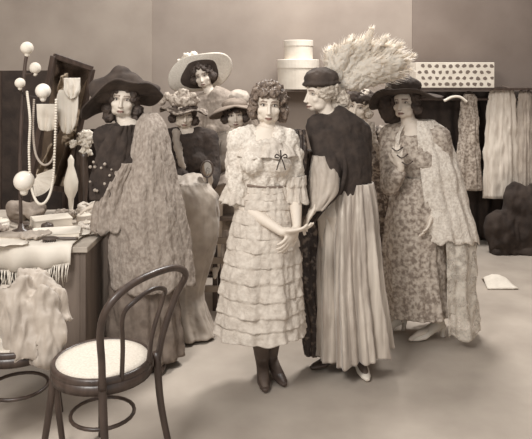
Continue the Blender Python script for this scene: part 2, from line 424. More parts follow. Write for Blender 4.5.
# ---------------------------------------------------------------- woman in front, cream ruffled dress
w = Person(264, 3.32, 'woman in front with curly bobbed hair, in a cream dress of tiered ruffles', .0042)
w.head(268.5, 104.5, yaw=3, pitch=4, roll=3, size=.98)
w.torso(w.p(264, 214), w.p(266, 186), w.p(265, 158), w.p(265, 139), w.p(268, 127), yaw=6, w=.88, shw=.14)
sl, sr = w.sh(-1, .14), w.sh(1, .13)
wl = w.p(282, 232, -.20); wr_ = w.p(297, 226, -.17)
w.build_body(arms=[(sl, w.p(240, 204, -.03), wl, V((.8, -.15, .12)), V((.1, .3, 1)), .28, -1),
                   (sr, w.p(295, 196, .0), wr_, V((-.35, -.25, -.55)), V((-.6, .6, .1)), .35, 1)],
             legs=[(V((-.08, 0, .86)), V((-.04, -.01, .48)), w.p(262, 356, .12), V((.005, -.04, .02))),
                   (V((.09, 0, .86)), V((.06, .03, .48)), w.p(271, 353, .17), V((.085, .06, .02)))])
w.stockings(M_STOCK)
w.shoe(0, M_BOOT); w.shoe(1, M_BOOT)
w.hair(M_BROWNHAIR, n=260, r=(.096, .10, .098), blob=.013, low=-.02, side_low=-.08, seed=3, amp=.012, freq=75, st=(1, 1, .35),
       extra=[((-.088, .01, -.03), .03), ((.092, .01, -.03), .032), ((.085, .03, -.075), .03), ((-.08, .03, -.07), .027), ((-.03, -.07, .07), .028), ((.02, -.075, .072), .028)], win=(.064, .042))
def capelet(bm):
    for q in (-1, 1): ell(bm, w.sh(q, .115, -.025), (.065, .08, .065), sub=3)
bd = w.shell('bodice', M_LACE, .018, arms=[(0, .9, .068, .06), (1, .9, .066, .055)], lo=2, hi=5, amp=.012, freq=18, seed=2, extra=capelet, puff=.008)
for (px, py, dx, rr) in ((238, 186, -.03, .062), (295, 186, .0, .05)):    # frilled elbow cuffs
    c = w.p(px, py, -.02)
    drape('sleeve_frill', M_RUFF, w.root, [(c.x + .01, c.y, c.z + .055, .046, .05), (c.x, c.y, c.z, .056, .058), (c.x + dx * .3, c.y - .01, c.z - .085, rr + .012, rr)], nf=9, a0=.05, a1=.16, seed=int(px), rows=20, cols=90, tiers=2, tier_amp=.15, scallop=13, th=.004)
cc = w.p(266, 142)
drape('collar_frill', M_RUFF, w.root, [(cc.x, cc.y, cc.z + .028, .075, .066), (cc.x, cc.y, cc.z + .0, .135, .10), (cc.x - .003, cc.y - .01, cc.z - .07, .168, .13)], nf=8, a0=.02, a1=.07, seed=5, rows=24, cols=130, tiers=2, tier_amp=.07, scallop=19, th=.004, wr=.008)
R5 = [(.008, 0, w.z(184), .118, .10), (.006, 0, w.z(200), .145, .12), (0, 0, w.z(230), .178, .15), (-.01, 0, w.z(262), .202, .175), (-.015, 0, w.z(300), .222, .2), (-.022, 0, w.z(329), .24, .215)]
drape('skirt', M_RUFF, w.root, R5, nf=8, a0=.02, a1=.06, seed=11, rows=160, cols=260, tiers=12, tier_amp=.05, scallop=18, th=.005, wr=.004)
b = NB(); tube(b, [(.006 + .121 * math.cos(a), .103 * math.sin(a), w.z(184) + .004 * math.sin(2 * a)) for a in [i * PI / 16 for i in range(32)]], .007, None, 6, closed=True)
obj('sash', b, mat('brown_ribbon', (120, 104, 92), bump=0), w.root, True)
b = NB()   # bow of dark ribbon at the breast
bc = w.p(281, 157, -.165)
for q in (-1, 1):
    tube(b, [bc, bc + V((.022 * q, -.005, .014)), bc + V((.03 * q, -.005, 0)), bc + V((.012 * q, 0, -.004))], .0035, 16, 6)
    tube(b, [bc, bc + V((.012 * q, -.004, -.03)), bc + V((.022 * q, -.002, -.065))], .0032, 10, 6)
ell(b, bc, .008, sub=2); tube(b, [bc, bc + V((-.002, -.002, .035))], .004, None, 6)
obj('ribbon_bow', b, M_BLACK, w.root, True)
b = NB()   # dark net scarf falling from the shoulder behind the arm
cs = w.p(300, 135, .05)
drape('scarf', M_SEQUIN, w.root, [(cs.x - .005, .03, w.z(130), .03, .03), (cs.x - .005, .03, w.z(150), .04, .05), (cs.x - .03, .04, w.z(180), .05, .05), (cs.x - .035, .06, w.z(225), .04, .045), (cs.x - .035, .07, w.z(300), .05, .04)], nf=6, a0=.1, a1=.2, seed=9, rows=50, cols=70); b.free()

# ---------------------------------------------------------------- woman with her back to us: toque, white plumes, black bodice, satin skirt
w = Person(345, 3.50, 'woman in black bodice and long satin skirt, dark toque with huge white plume', .0045)
w.head(320, 94, yaw=-72, pitch=2, roll=0, size=.98)
w.torso(w.p(348, 214), w.p(350, 192), w.p(343, 158), w.p(340, 126), w.p(329, 114, .0), yaw=-150, w=.93, shw=.155)
SL = w.p(318, 127, -.01); SR = w.p(360, 132, .03)
w.build_body(arms=[(SL, w.p(333, 182, -.15), w.p(315, 206, -.19), V((-.45, -.1, -.75)), V((1, .1, -.3)), .3, -1),
                   (SR, w.p(362, 176, .10), w.p(352, 200, .16), V((-.5, -.3, -.5)), V((0, 1, 0)), .3, 1)],
             legs=[(V((-.07, 0, .86)), V((-.06, .0, .48)), w.p(339, 349, .10), V((-.14, .04, .02))),
                   (V((.09, 0, .86)), V((.08, -.02, .48)), w.p(357, 350, .06), V((.10, -.09, .02)))])
w.stockings(M_STOCK); w.shoe(0, M_BOOT, .05); w.shoe(1, M_WSHOE, .05)
w.hair(M_PALEHAIR, n=200, r=(.086, .1, .09), blob=.018, low=-.03, seed=5, win=(.06, .05), amp=.007,
       extra=[((.0, .115, -.02), .062), ((-.03, .14, .0), .05), ((.02, .14, -.04), .05), ((0, .1, -.07), .045)])
w.shell('bodice', M_BLACK, .022, arms=[(0, .8, .074, .064), (1, 1.7, .066, .05)], lo=2, hi=7, amp=.006, freq=12, seed=4)
e = w.p(325, 172, -.15)
drape('sleeve', M_GREYSILK, w.root, [(e.x - .005, e.y + .05, w.z(153), .056, .05), (e.x, e.y + .02, w.z(168), .078, .066), (e.x - .008, e.y, w.z(186), .074, .06), (e.x - .05, e.y - .04, w.z(203), .03, .03)], nf=7, a0=.02, a1=.12, seed=31, rows=30, cols=70)
hem = lambda a: .05 * math.cos(a - .5)
R6 = [(.035, 0, w.z(182), .118, .105), (.03, 0, w.z(205), .145, .13), (.03, 0, w.z(240), .16, .15), (.035, 0, w.z(280), .175, .165), (.05, .01, w.z(315), .19, .185), (.062, .02, w.z(347), .205, .20)]
drape('skirt', M_SATIN, w.root, R6, nf=11, a0=.07, a1=.19, seed=17, rows=90, cols=300, hem=hem, power=.6, wr=.002)
R6b = [(-.20, .05, w.z(150, .05), .04, .03), (-.205, .05, w.z(215, .05), .075, .035), (-.20, .05, w.z(270, .05), .085, .04), (-.17, .05, w.z(320, .05), .07, .045), (-.165, .05, w.z(354, .05), .055, .045)]
drape('sequinned_panel', M_SEQUIN, w.root, R6b, nf=7, a0=.08, a1=.22, seed=23, rows=90, cols=90)
b = NB(); tube(b, [w.p(343, 150, -.12), w.p(345, 172, -.14), w.p(339, 192, -.15), w.p(324, 208, -.17), w.p(312, 224, -.15)], lambda t: .014 - .004 * t, 24, 8)
obj('black_sash', b, M_BLACK, w.root, True)
# toque and plumes
b = NB(); R = w.RH.copy(); R.normalize()
ell(b, w.hl(0, .012, .095), (.098, .098, .062), R, 4); ell(b, w.hl(0, .012, .064), (.104, .108, .028), R, 4)
hat = remesh('hat', b, .005, 3, M_HATDARK, w.root); rough_up(hat, .006, 25)
for i, (bx, by, tx, ty, wd) in enumerate([(334, 80, 350, 46, .085), (340, 80, 366, 44, .10), (346, 82, 382, 46, .11), (352, 82, 395, 50, .11), (356, 84, 404, 60, .105), (352, 84, 400, 72, .10), (334, 84, 332, 52, .075), (344, 82, 362, 62, .12), (352, 80, 380, 64, .12)]):
    q = w.p(bx, by, .05 + .02 * (i % 3)); tp = w.p(tx, ty, .03 + .03 * (i % 4))
    plume('plume', M_PLUME, hat, q, tp, wd, 420, 40 + i, bend=(0, .01, .02))
for i, (tx, ty) in enumerate([(372, 28), (352, 36), (388, 36), (403, 43), (415, 55), (334, 46), (412, 70)]):
    plume('plume', M_PLUME, hat, w.p(356, 70, .06), w.p(tx, ty, .04), .04, 160, 90 + i)

# ---------------------------------------------------------------- right: wide dark hat, long lace cape
w = Person(424, 3.95, 'woman at right in a broad dark hat and trailing pale lace cape, face turned left', .005)
w.head(405, 103, yaw=-38, pitch=-2, roll=-4, size=.98)
w.torso(w.p(422, 214), w.p(420, 186), w.p(417, 156), w.p(415, 134), w.p(409, 122), yaw=-28, w=.95, shw=.155)
w.build_body(arms=[(w.sh(-1, .16), w.p(390, 186, -.10), w.p(401, 168, -.21), V((-.15, -.1, .5)), V((.5, .6, 0)), .6, 1),
                   (w.sh(1, .16), w.p(446, 180, -.02), w.p(432, 214, -.13), V((-.3, -.3, -.6)), V((-1, 0, 0)), .3, 1)],
             legs=[(V((-.1, 0, .86)), V((-.13, .0, .48)), w.p(398, 308, .12), V((-.3, .06, .02))),
                   (V((.08, 0, .86)), V((.05, -.02, .48)), w.p(437, 322, .02), V((-.10, -.06, .02)))])
w.shoe(0, M_WSHOE, .05); w.shoe(1, M_WSHOE, .055)
w.hair(M_DARKHAIR, n=160, r=(.09, .1, .09), seed=8, win=(.066, .09), extra=[((-.085, .01, -.04), .035), ((.085, .01, -.05), .035), ((0, .08, -.06), .055)])
w.shell('blouse', M_FLORAL, .016, arms=[(0, 1.7, .07, .05), (1, 1.6, .065, .05)], lo=1, hi=5, seed=6)
R8 = [(-.02, -.01, w.z(176), .14, .12), (-.05, -.01, w.z(205), .165, .14), (-.06, 0, w.z(250), .19, .16), (-.05, 0, w.z(290), .2, .18), (-.04, 0, w.z(311), .2, .19)]
drape('gown', M_FLORAL, w.root, R8, nf=9, a0=.03, a1=.08, seed=27, rows=70, cols=200)
# the cape: open at the front left
drape('cape', M_LACE, w.root, [(-.03, .0, w.z(120), .085, .08), (-.01, .0, w.z(134), .165, .12), (.015, .0, w.z(165), .20, .15), (.05, .02, w.z(200), .225, .18), (.09, .02, w.z(238), .26, .2)],
      nf=10, a0=.02, a1=.07, seed=33, rows=70, cols=220, arc=(-PI * .62, PI * 1.12), rag=.07, th=.004)
drape('cape_lining', M_SHEER, w.root, [(.05, .03, w.z(200), .19, .16), (.09, .03, w.z(240), .235, .2), (.09, .02, w.z(285), .235, .21), (.10, .02, w.z(327), .25, .22)],
      nf=9, a0=.04, a1=.1, seed=35, rows=50, cols=180, arc=(-PI * .5, PI * .9), rag=.05, th=.002)
for i, px in enumerate((394, 399, 404)):
    b = NB(); y0 = 148 + i * 7; tube(b, [w.p(px - 2, y0, -.24), w.p(px + 3, y0 + 3, -.26), w.p(px + 9, y0 - 1, -.245)], .004, 8, 6); obj('frogging', b, M_DARKHAIR, w.root, True)
Mb = w.MH @ Matrix.Translation((0, .015, .06)) @ Matrix.Rotation(math.radians(-3), 4, 'X')
zf = lambda a, t: .03 * t * max(0, -math.sin(a)) - .10 * t ** 2 * max(0, math.cos(a - 2.9)) - .04 * t * t * max(0, math.cos(a)) + .012 * math.sin(5 * a) * t
o = obj('hat', brim_mesh(Mb, .085, .26, zf, 1, .82), M_HATDARK, w.root, True); thick(o, .008)
b = NB(); ell(b, w.hl(-.02, .02, .11), (.115, .11, .075), w.RH.normalized(), 4); obj_c = remesh('crown', b, .005, 2, M_HATDARK, o); rough_up(obj_c, .01, 16)
b = NB(); ell(b, w.hl(-.13, .03, -.03), (.075, .075, .10)); ell(b, w.hl(-.12, .05, .04), (.085, .08, .07)); ell(b, w.hl(-.11, .05, -.09), .05); q = remesh('ribbon_loop', b, .006, 3, M_HATDARK, o); rough_up(q, .014, 18, 3)

# ---------------------------------------------------------------- behind the plume: face between two hats
w = Person(364, 4.36, 'woman standing between the plumed hat and the broad dark hat, in a flowered blouse', .006)
w.head(359, 106, yaw=-28, pitch=8, roll=10, size=.98)
w.torso(w.p(370, 214), w.p(370, 186), w.p(370, 158), w.p(368, 136), w.p(362, 124), yaw=-15, w=.92, shw=.15)
w.build_body(arms=[(w.sh(-1), w.p(342, 176, 0), w.p(350, 208, -.05), V((0, -.2, -1)), V((1, 0, 0)), .3, -1), (w.sh(1), w.p(393, 178, 0), w.p(390, 212, -.04), V((0, -.2, -1)), V((-1, 0, 0)), .3, 1)],
             legs=[(V((-.08, 0, .86)), V((-.08, .0, .48)), V((-.07, 0, .09)), V((-.09, -.16, .02))), (V((.08, 0, .86)), V((.08, .0, .48)), V((.08, 0, .09)), V((.1, -.16, .02)))])
w.shoe(0, M_BOOT); w.shoe(1, M_BOOT)
w.hair(M_PALEHAIR, n=150, r=(.09, .1, .09), seed=12, win=(.055, .05), extra=[((-.085, .0, -.03), .035), ((.085, .0, -.05), .035)])
w.shell('blouse', M_FLORALDK, .02, arms=[(0, 1.8, .07, .055), (1, 1.8, .075, .055)], lo=1, hi=5, seed=7, amp=.008)
drape('skirt', M_FLORALDK, w.root, [(.03, 0, w.z(180), .13, .10), (.05, 0, w.z(215), .16, .12), (.05, 0, w.z(260), .17, .13), (.05, 0, .10, .18, .14)], nf=8, a0=.03, a1=.08, seed=41, cols=140)
b = NB(); tube(b, [w.p(372, 124, -.08), w.p(374, 140, -.15), w.p(381, 156, -.15), w.p(384, 168, -.13)], .022, 16, 8); fc = obj('fichu', b, M_FLORAL, w.root, True); rough_up(fc, .015, 20)
b = NB(); R = w.RH.normalized(); ell(b, w.hl(0, .02, .075), (.11, .11, .05), R, 3); ell(b, w.hl(.05, -.03, .07), (.07, .06, .035), R, 3)
hat = remesh('hat', b, .006, 2, M_HATDARK, w.root); rough_up(hat, .018, 22)

# ---------------------------------------------------------------- left: big dark hat, gauze shawl, leaning on the table
w = Person(143, 3.62, 'woman in a huge dark picture hat and grey gauze shawl leaning on the dressing table', .005)
w.head(123, 100, yaw=6, pitch=-3, roll=5, size=1.0)
w.torso(w.p(140, 214), w.p(137, 190), w.p(131, 160), w.p(130, 134), w.p(126, 121), yaw=12, w=.95, shw=.16)
w.build_body(arms=[(w.sh(-1, .14), w.p(112, 176, .0), w.p(101, 203, .03), V((-.75, .25, -.3)), V((.1, .2, -1)), .2, -1),
                   (w.sh(1, .15), w.p(164, 182, .02), w.p(160, 216, -.06), V((-.2, -.3, -.8)), V((-1, 0, 0)), .3, 1)],
             legs=[(V((-.06, 0, .86)), V((-.06, .0, .48)), V((-.05, 0, .09)), V((-.08, -.16, .02))), (V((.1, 0, .86)), V((.1, .0, .48)), V((.1, 0, .09)), V((.12, -.16, .02)))])
w.shoe(0, M_BOOT); w.shoe(1, M_BOOT)
w.hair(M_DARKHAIR, n=160, r=(.092, .1, .092), seed=14, win=(.058, .045), extra=[((-.09, .02, -.06), .04), ((.09, .02, -.06), .042), ((-.08, .03, -.11), .04), ((.08, .03, -.11), .04), ((0, .07, -.1), .06)])
w.shell('bodice', M_BLACK, .018, arms=[(0, 1.6, .066, .06), (1, 1.4, .06, .05)], lo=1, hi=6, seed=9, amp=.008)
drape('gown', mat('dark_grey_crepe', (104, 91, 81), (130, 116, 104), scale=20), w.root, [(-.02, 0, w.z(186), .13, .11), (-.01, 0, w.z(220), .17, .14), (0, 0, w.z(280), .19, .16), (.02, 0, .05, .21, .18)], nf=9, a0=.03, a1=.09, seed=43)
drape('shawl', M_GREYCLOAK, w.root, [(.045, -.01, w.z(113), .035, .045), (.045, -.01, w.z(124), .085, .10), (.045, -.01, w.z(145), .115, .14), (.04, -.01, w.z(175), .155, .165), (.025, -.01, w.z(205), .21, .18), (.035, -.0, w.z(240), .24, .185), (.05, .0, w.z(283), .25, .19)],
      nf=9, a0=.03, a1=.055, seed=45, rows=90, cols=240, arc=(-PI * .80, PI * .95), rag=.08, wr=.0035, th=.004)
c1 = w.p(112, 196, -.03)
drape('shawl_sleeve', M_GREYCLOAK, w.root, [(c1.x + .10, c1.y - .07, w.z(160), .05, .05), (c1.x + .045, c1.y - .06, w.z(180), .06, .07), (c1.x + .01, c1.y - .05, w.z(200), .085, .08), (c1.x - .0, c1.y - .05, w.z(226), .10, .085)], nf=6, a0=.04, a1=.12, seed=46, rows=30, cols=90, rag=.05, wr=.004)
b = NB(); rb = random.Random(5)      # flowers and beads down the front of the dress
for i in range(15):
    x = rb.uniform(90, 114); y = rb.uniform(160, 192)
    ell(b, w.p(x, y, -.16 + rb.uniform(-.02, .02)), rb.uniform(.005, .010), sub=2)
obj('beaded_trim', b, M_GREYSILK, w.root, True)['kind'] = 'stuff'
drape('front_drape', M_BLACK, w.root, [(-.10, -.08, w.z(124), .05, .05), (-.14, -.09, w.z(150), .09, .06), (-.17, -.1, w.z(175), .10, .05), (-.17, -.1, w.z(196), .10, .04)], nf=6, a0=.05, a1=.14, seed=47, rows=40, cols=80)
def zf1(a, t):
    l = max(0, math.cos(a - PI)); r = max(0, math.cos(a))
    return -.17 * l ** 1.5 * t ** 1.4 + .0 * r + .07 * t * max(0, -math.sin(a)) - .08 * t * max(0, math.sin(a)) + .01 * math.sin(6 * a) * t
Mb = w.MH @ Matrix.Translation((0, .01, .05))
o = obj('hat', brim_mesh(Mb, .085, .245, zf1, 1, .8), M_HATDARK, w.root, True); thick(o, .009)
b = NB(); R = w.RH.normalized()
ell(b, w.hl(-.01, .02, .10), (.12, .1, .08), R, 4); ell(b, w.hl(-.03, .01, .165), (.06, .06, .045), R); ell(b, w.hl(.12, .0, .085), (.10, .06, .045), R); ell(b, w.hl(-.12, -.0, .05), (.09, .07, .075), R)
q = remesh('crown', b, .006, 3, M_HATDARK, o); rough_up(q, .01, 12, 2)

# ---------------------------------------------------------------- back row
# white wide-brimmed hat
w = Person(222, 5.36, 'woman standing at the back in a wide white straw hat, leaning to the left', .007)
w.head(203, 76, yaw=-8, pitch=6, roll=-14)
w.torso(w.p(226, 175), w.p(224, 150), w.p(222, 128), w.p(221, 100), w.p(211, 92), yaw=-5, w=1.0, shw=.17)
w.build_body(arms=[(w.sh(-1), w.p(196, 132, -.05), w.p(190, 152, -.12), V((-.3, -.2, -.8)), V((1, 0, 0)), .3, -1), (w.sh(1), w.p(252, 130, 0), w.p(250, 160, -.05), V((0, -.2, -1)), V((-1, 0, 0)), .3, 1)],
             legs=[(V((-.08, 0, .86)), V((-.08, .0, .48)), V((-.07, 0, .09)), V((-.09, -.16, .02))), (V((.08, 0, .86)), V((.08, .0, .48)), V((.08, 0, .09)), V((.1, -.16, .02)))])
w.shoe(0, M_BOOT); w.shoe(1, M_BOOT)
w.hair(M_DARKHAIR, n=120, r=(.092, .1, .092), seed=21, win=(.056, .05), extra=[((-.09, 0, -.02), .04), ((.09, 0, -.02), .04)])
w.shell('bodice', M_MIDSILK, .02, arms=[(0, 1.7, .075, .05), (1, 1.8, .085, .06)], lo=1, hi=7, seed=10)
b = NB(); c = w.p(238, 98, -.02); ell(b, c, (.10, .10, .075)); q = remesh('shoulder_puff', b, .008, 2, M_GREYSILK, w.root); rough_up(q, .012, 14)
drape('gown', M_MIDSILK, w.root, [(.0, 0, w.z(148), .15, .12), (.0, 0, w.z(190), .19, .14), (0, 0, .05, .23, .18)], nf=9, a0=.03, a1=.09, seed=51, cols=140, rows=40)
Mb = w.MH @ Matrix.Translation((-.03, .035, .02)) @ Matrix.Rotation(math.radians(-14), 4, 'Y') @ Matrix.Rotation(math.radians(-58), 4, 'X')
o = obj('hat', brim_mesh(Mb, .09, .275, lambda a, t: .03 * t * t + .02 * math.sin(3 * a + 1) * t, 1.04, .8, edge=lambda a: 1 + .10 * math.cos(2 * (a - .4))), M_STRAW, w.root, True); thick(o, .016)
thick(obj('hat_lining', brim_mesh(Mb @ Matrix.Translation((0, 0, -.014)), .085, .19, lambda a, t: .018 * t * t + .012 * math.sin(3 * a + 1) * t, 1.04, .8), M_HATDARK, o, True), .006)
b = NB(); R = w.RH.normalized(); ell(b, Mb @ V((0, .02, .06)), (.1, .1, .07), R); obj_c = remesh('crown', b, .008, 2, M_STRAW, o)
b = NB()
for px, py, r in ((187, 57, .04), (193, 55, .035), (216, 58, .03), (180, 62, .03)): ell(b, w.p(px, py, .05), r)
q = remesh('silk_flowers', b, .008, 1, M_WHITE, o); rough_up(q, .02, 25, 4)

# seated woman, mottled flowered hat, dark jacket
w = Person(192, 4.36, 'seated woman in a flowered mottled hat and dark open jacket, pale skirt over her lap', .0055)
w.head(184, 114, yaw=14, pitch=6, roll=4, size=.97)
w.torso(w.p(190, 203, .02), w.p(190, 182, .02), w.p(188, 158, .02), w.p(187, 137, .02), w.p(186, 128, .01), yaw=8, w=.92, shw=.15)
hand_p = w.p(205, 172, -.22)
w.build_body(arms=[(w.sh(-1), w.p(172, 170, -.05), w.p(186, 180, -.2), V((.7, -.2, -.1)), V((0, .2, -1)), .3, -1),
                   (w.sh(1), w.p(213, 172, -.03), w.p(209, 187, -.22), V((-.1, -.05, .8)), V((0, -1, 0)), .7, -1)],
             legs=[(V((-.06, 0, .80)), V((-.07, -.30, .80)), V((-.05, -.25, .45)), V((-.06, -.30, .40))), (V((.08, 0, .80)), V((.08, -.30, .80)), V((.05, -.25, .45)), V((.06, -.30, .40)))])
w.hair(M_DARKHAIR, n=120, r=(.09, .1, .09), seed=22, win=(.054, .04), extra=[((-.085, 0, -.04), .035), ((.085, 0, -.05), .04)])
w.shell('jacket', M_BLACK, .02, arms=[(0, 1.8, .066, .05), (1, 1.8, .066, .05)], lo=1, hi=6, seed=12)
b = NB(); tube(b, [w.p(176, 132, -.04), w.p(177, 145, -.10), w.p(180, 158, -.125), w.p(184, 170, -.12)], lambda t: .03 - .01 * t, 16, 10); q = obj('blouse_front', b, M_GREYSILK, w.root, True); rough_up(q, .012, 25)
b = NB()                              # pale skirt over the lap and down
tube(b, [(-.01, .03, .84), (-.01, -.10, .85), (0, -.22, .85), (.0, -.28, .82)], lambda t: .15 + .02 * t, 14, 40)
lap = remesh('skirt_lap', b, .008, 3, M_GREYSILK, w.root); rough_up(lap, .02, 9, 2, (1, .4, .4), 3)
drape('skirt', M_GREYSILK, w.root, [(.0, -.29, w.z(183, -.29), .14, .07), (.01, -.29, w.z(200, -.29), .195, .12), (.02, -.27, w.z(235, -.27), .185, .14), (-.03, -.28, w.z(285, -.28), .15, .12), (-.02, -.33, .17, .15, .13), (.01, -.37, .02, .19, .15)], nf=7, a0=.03, a1=.12, seed=53, rows=70, cols=160)
Mb = w.MH @ Matrix.Translation((0, .02, .04)) @ Matrix.Rotation(math.radians(-4), 4, 'X')
o = obj('hat', brim_mesh(Mb, .08, .17, lambda a, t: -.02 * t + .02 * math.sin(4 * a) * t, 1.1, .9), M_FLORALDK, w.root, True); thick(o, .01)
b = NB(); ell(b, w.hl(-.01, .02, .1), (.105, .1, .06), w.RH.normalized())
for px, py, r in ((167, 96, .03), (174, 97, .03), (183, 93, .035), (192, 96, .03), (162, 102, .022), (198, 100, .02)): ell(b, w.p(px, py, -.03), r)
q = remesh('flower_trim', b, .007, 1, M_FLORAL, o); rough_up(q, .012, 30, 6)

# seated woman, low hat, pale cloak
w = Person(230, 4.80, 'seated woman peeping past the front lady, brown drooping hat, pale satin cloak', .006)
w.head(235, 115, yaw=4, pitch=2, roll=-4, size=.98)
w.torso(w.p(228, 205, .0), w.p(229, 182, .0), w.p(231, 160, .0), w.p(232, 141, .0), w.p(236, 131, .0), yaw=0, w=.92, shw=.15)
w.build_body(arms=[(w.sh(-1), w.p(212, 178, -.05), w.p(222, 192, -.2), V((.7, -.2, -.1)), V((0, .2, -1)), .3, -1), (w.sh(1), w.p(254, 176, -.03), w.p(244, 190, -.22), V((-.7, -.1, -.1)), V((0, 0, -1)), .3, 1)],
             legs=[(V((-.07, 0, .76)), V((-.08, -.36, .76)), V((-.08, -.33, .33)), V((-.08, -.45, .26))), (V((.09, 0, .76)), V((.1, -.36, .76)), V((.1, -.33, .33)), V((.1, -.45, .26)))])
w.hair(M_DARKHAIR, n=120, r=(.09, .1, .09), seed=25, win=(.054, .03), extra=[((-.085, 0, -.03), .04), ((.085, 0, -.03), .04)])
w.shell('bodice', M_GREYSILK, .02, arms=[(0, 1.8, .07, .055), (1, 1.8, .07, .055)], lo=1, hi=6, seed=13)
drape('cloak', M_GREYSILK, w.root, [(.0, .02, w.z(132), .09, .08), (-.02, .02, w.z(145), .17, .13), (-.03, .0, w.z(175), .19, .17), (-.02, -.03, w.z(210), .21, .22), (.0, -.05, w.z(236), .2, .25)], nf=8, a0=.03, a1=.11, seed=57, rows=60, cols=180, arc=(-PI * .42, PI * 1.4))
b = NB(); tube(b, [(-.0, .02, .78), (.0, -.2, .8), (.0, -.33, .76)], .15, 12, 30); lap = remesh('skirt_lap', b, .009, 3, M_MIDSILK, w.root); rough_up(lap, .015, 9, 2)
Mb = w.MH @ Matrix.Translation((0, .02, .06)) @ Matrix.Rotation(math.radians(-16), 4, 'X')
o = obj('hat', brim_mesh(Mb, .085, .20, lambda a, t: -.075 * t * t * (.35 + .65 * abs(math.cos(a))) , 1.08, .9), mat('brown_felt', (118, 104, 92), (146, 131, 118), scale=20), w.root, True); thick(o, .01)
b = NB(); ell(b, w.hl(0, .02, .09), (.1, .1, .05), w.RH.normalized()); q = remesh('crown', b, .008, 2, MATS['brown_felt'], o)
# ------------------------------------------------------------------ the room
M_WALLL = mat('canvas_wall_lit_tone', (152, 139, 128), (170, 157, 145), rough=.95, scale=2.2, detail=9, bump=.05, bscale=12, lo=.3, hi=.7)  # same canvas, the brighter light at left put into its colour
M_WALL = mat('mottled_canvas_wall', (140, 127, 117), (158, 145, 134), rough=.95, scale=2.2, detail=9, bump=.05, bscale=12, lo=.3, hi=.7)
M_WALLR = mat('canvas_wall_dim_tone', (112, 99, 90), (126, 113, 104), rough=.95, scale=2.2, detail=9, bump=.05, bscale=12, lo=.3, hi=.7)  # same canvas, the light's falloff to the right painted as a darker tone
M_FLOOR = mat('worn_floor', (158, 146, 134), (178, 166, 153), rough=.9, scale=3, detail=8, bump=.05, lo=.3, hi=.7)
M_DARKCLOTH = mat('dark_heavy_cloth', (48, 39, 34), (64, 53, 46), rough=.95, scale=10, bump=.3)
M_WOOD = mat('stained_wood', (104, 91, 81), (126, 112, 101), rough=.6, scale=5, bump=.1, stretch=(4, 4, .4))
M_DWOOD = mat('dark_bentwood', (58, 46, 40), (78, 64, 56), rough=.35, scale=8, bump=.05, stretch=(4, 4, 1))
M_CANE = mat('pale_cane_seat', (200, 189, 174), (218, 208, 194), rough=.8, scale=120, bump=.3)
M_GLASSW = mat('frosted_white_glass', (230, 221, 208), rough=.3, bump=0)
M_PAPER = mat('white_paper', (214, 204, 190), (228, 218, 204), rough=.9, scale=6, bump=.1)
M_CARD = mat('white_cardboard', (210, 199, 184), (222, 212, 197), rough=.9, scale=9, bump=.12)
M_DARKSM = mat('dark_lacquer', (74, 62, 54), (86, 73, 65), rough=.35, bump=0)
M_GREYSM = mat('grey_paste_card', (150, 137, 124), (170, 157, 144), rough=.8)
b = NB(); box(b, (0, 3.4, -.02), (6.6, 6.4, .04)); struct('floor', b, M_FLOOR)
def wavy(bm, x0, x1, y, z0, z1, amp, n, cols=60, rows=12, seed=0, th=.02):
    g = []
    for i in range(rows + 1):
        z = z1 + (z0 - z1) * i / rows; A = amp * (.5 + .5 * i / rows)
        g.append([bm.verts.new((x0 + (x1 - x0) * k / cols, y + A * math.sin(n * 2 * PI * k / cols + .6 * math.sin(i * .5 + seed)) + A * .5 * math.sin(n * 4.4 * k / cols + seed), z)) for k in range(cols + 1)])
    for A_, B_ in zip(g, g[1:]):
        for k in range(cols): bm.faces.new((A_[k], A_[k + 1], B_[k + 1], B_[k]))
b = NB(); box(b, (.165, 6.48, 2.0), (2.67, .08, 4.0)); struct('wall_back', b, M_WALL)
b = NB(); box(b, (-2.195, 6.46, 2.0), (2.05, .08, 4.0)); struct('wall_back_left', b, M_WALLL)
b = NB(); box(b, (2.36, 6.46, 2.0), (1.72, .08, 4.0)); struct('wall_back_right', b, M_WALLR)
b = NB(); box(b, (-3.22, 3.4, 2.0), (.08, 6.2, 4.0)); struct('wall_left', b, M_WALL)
b = NB(); box(b, (3.22, 3.4, 2.0), (.08, 6.2, 4.0)); struct('wall_right', b, M_WALLR)
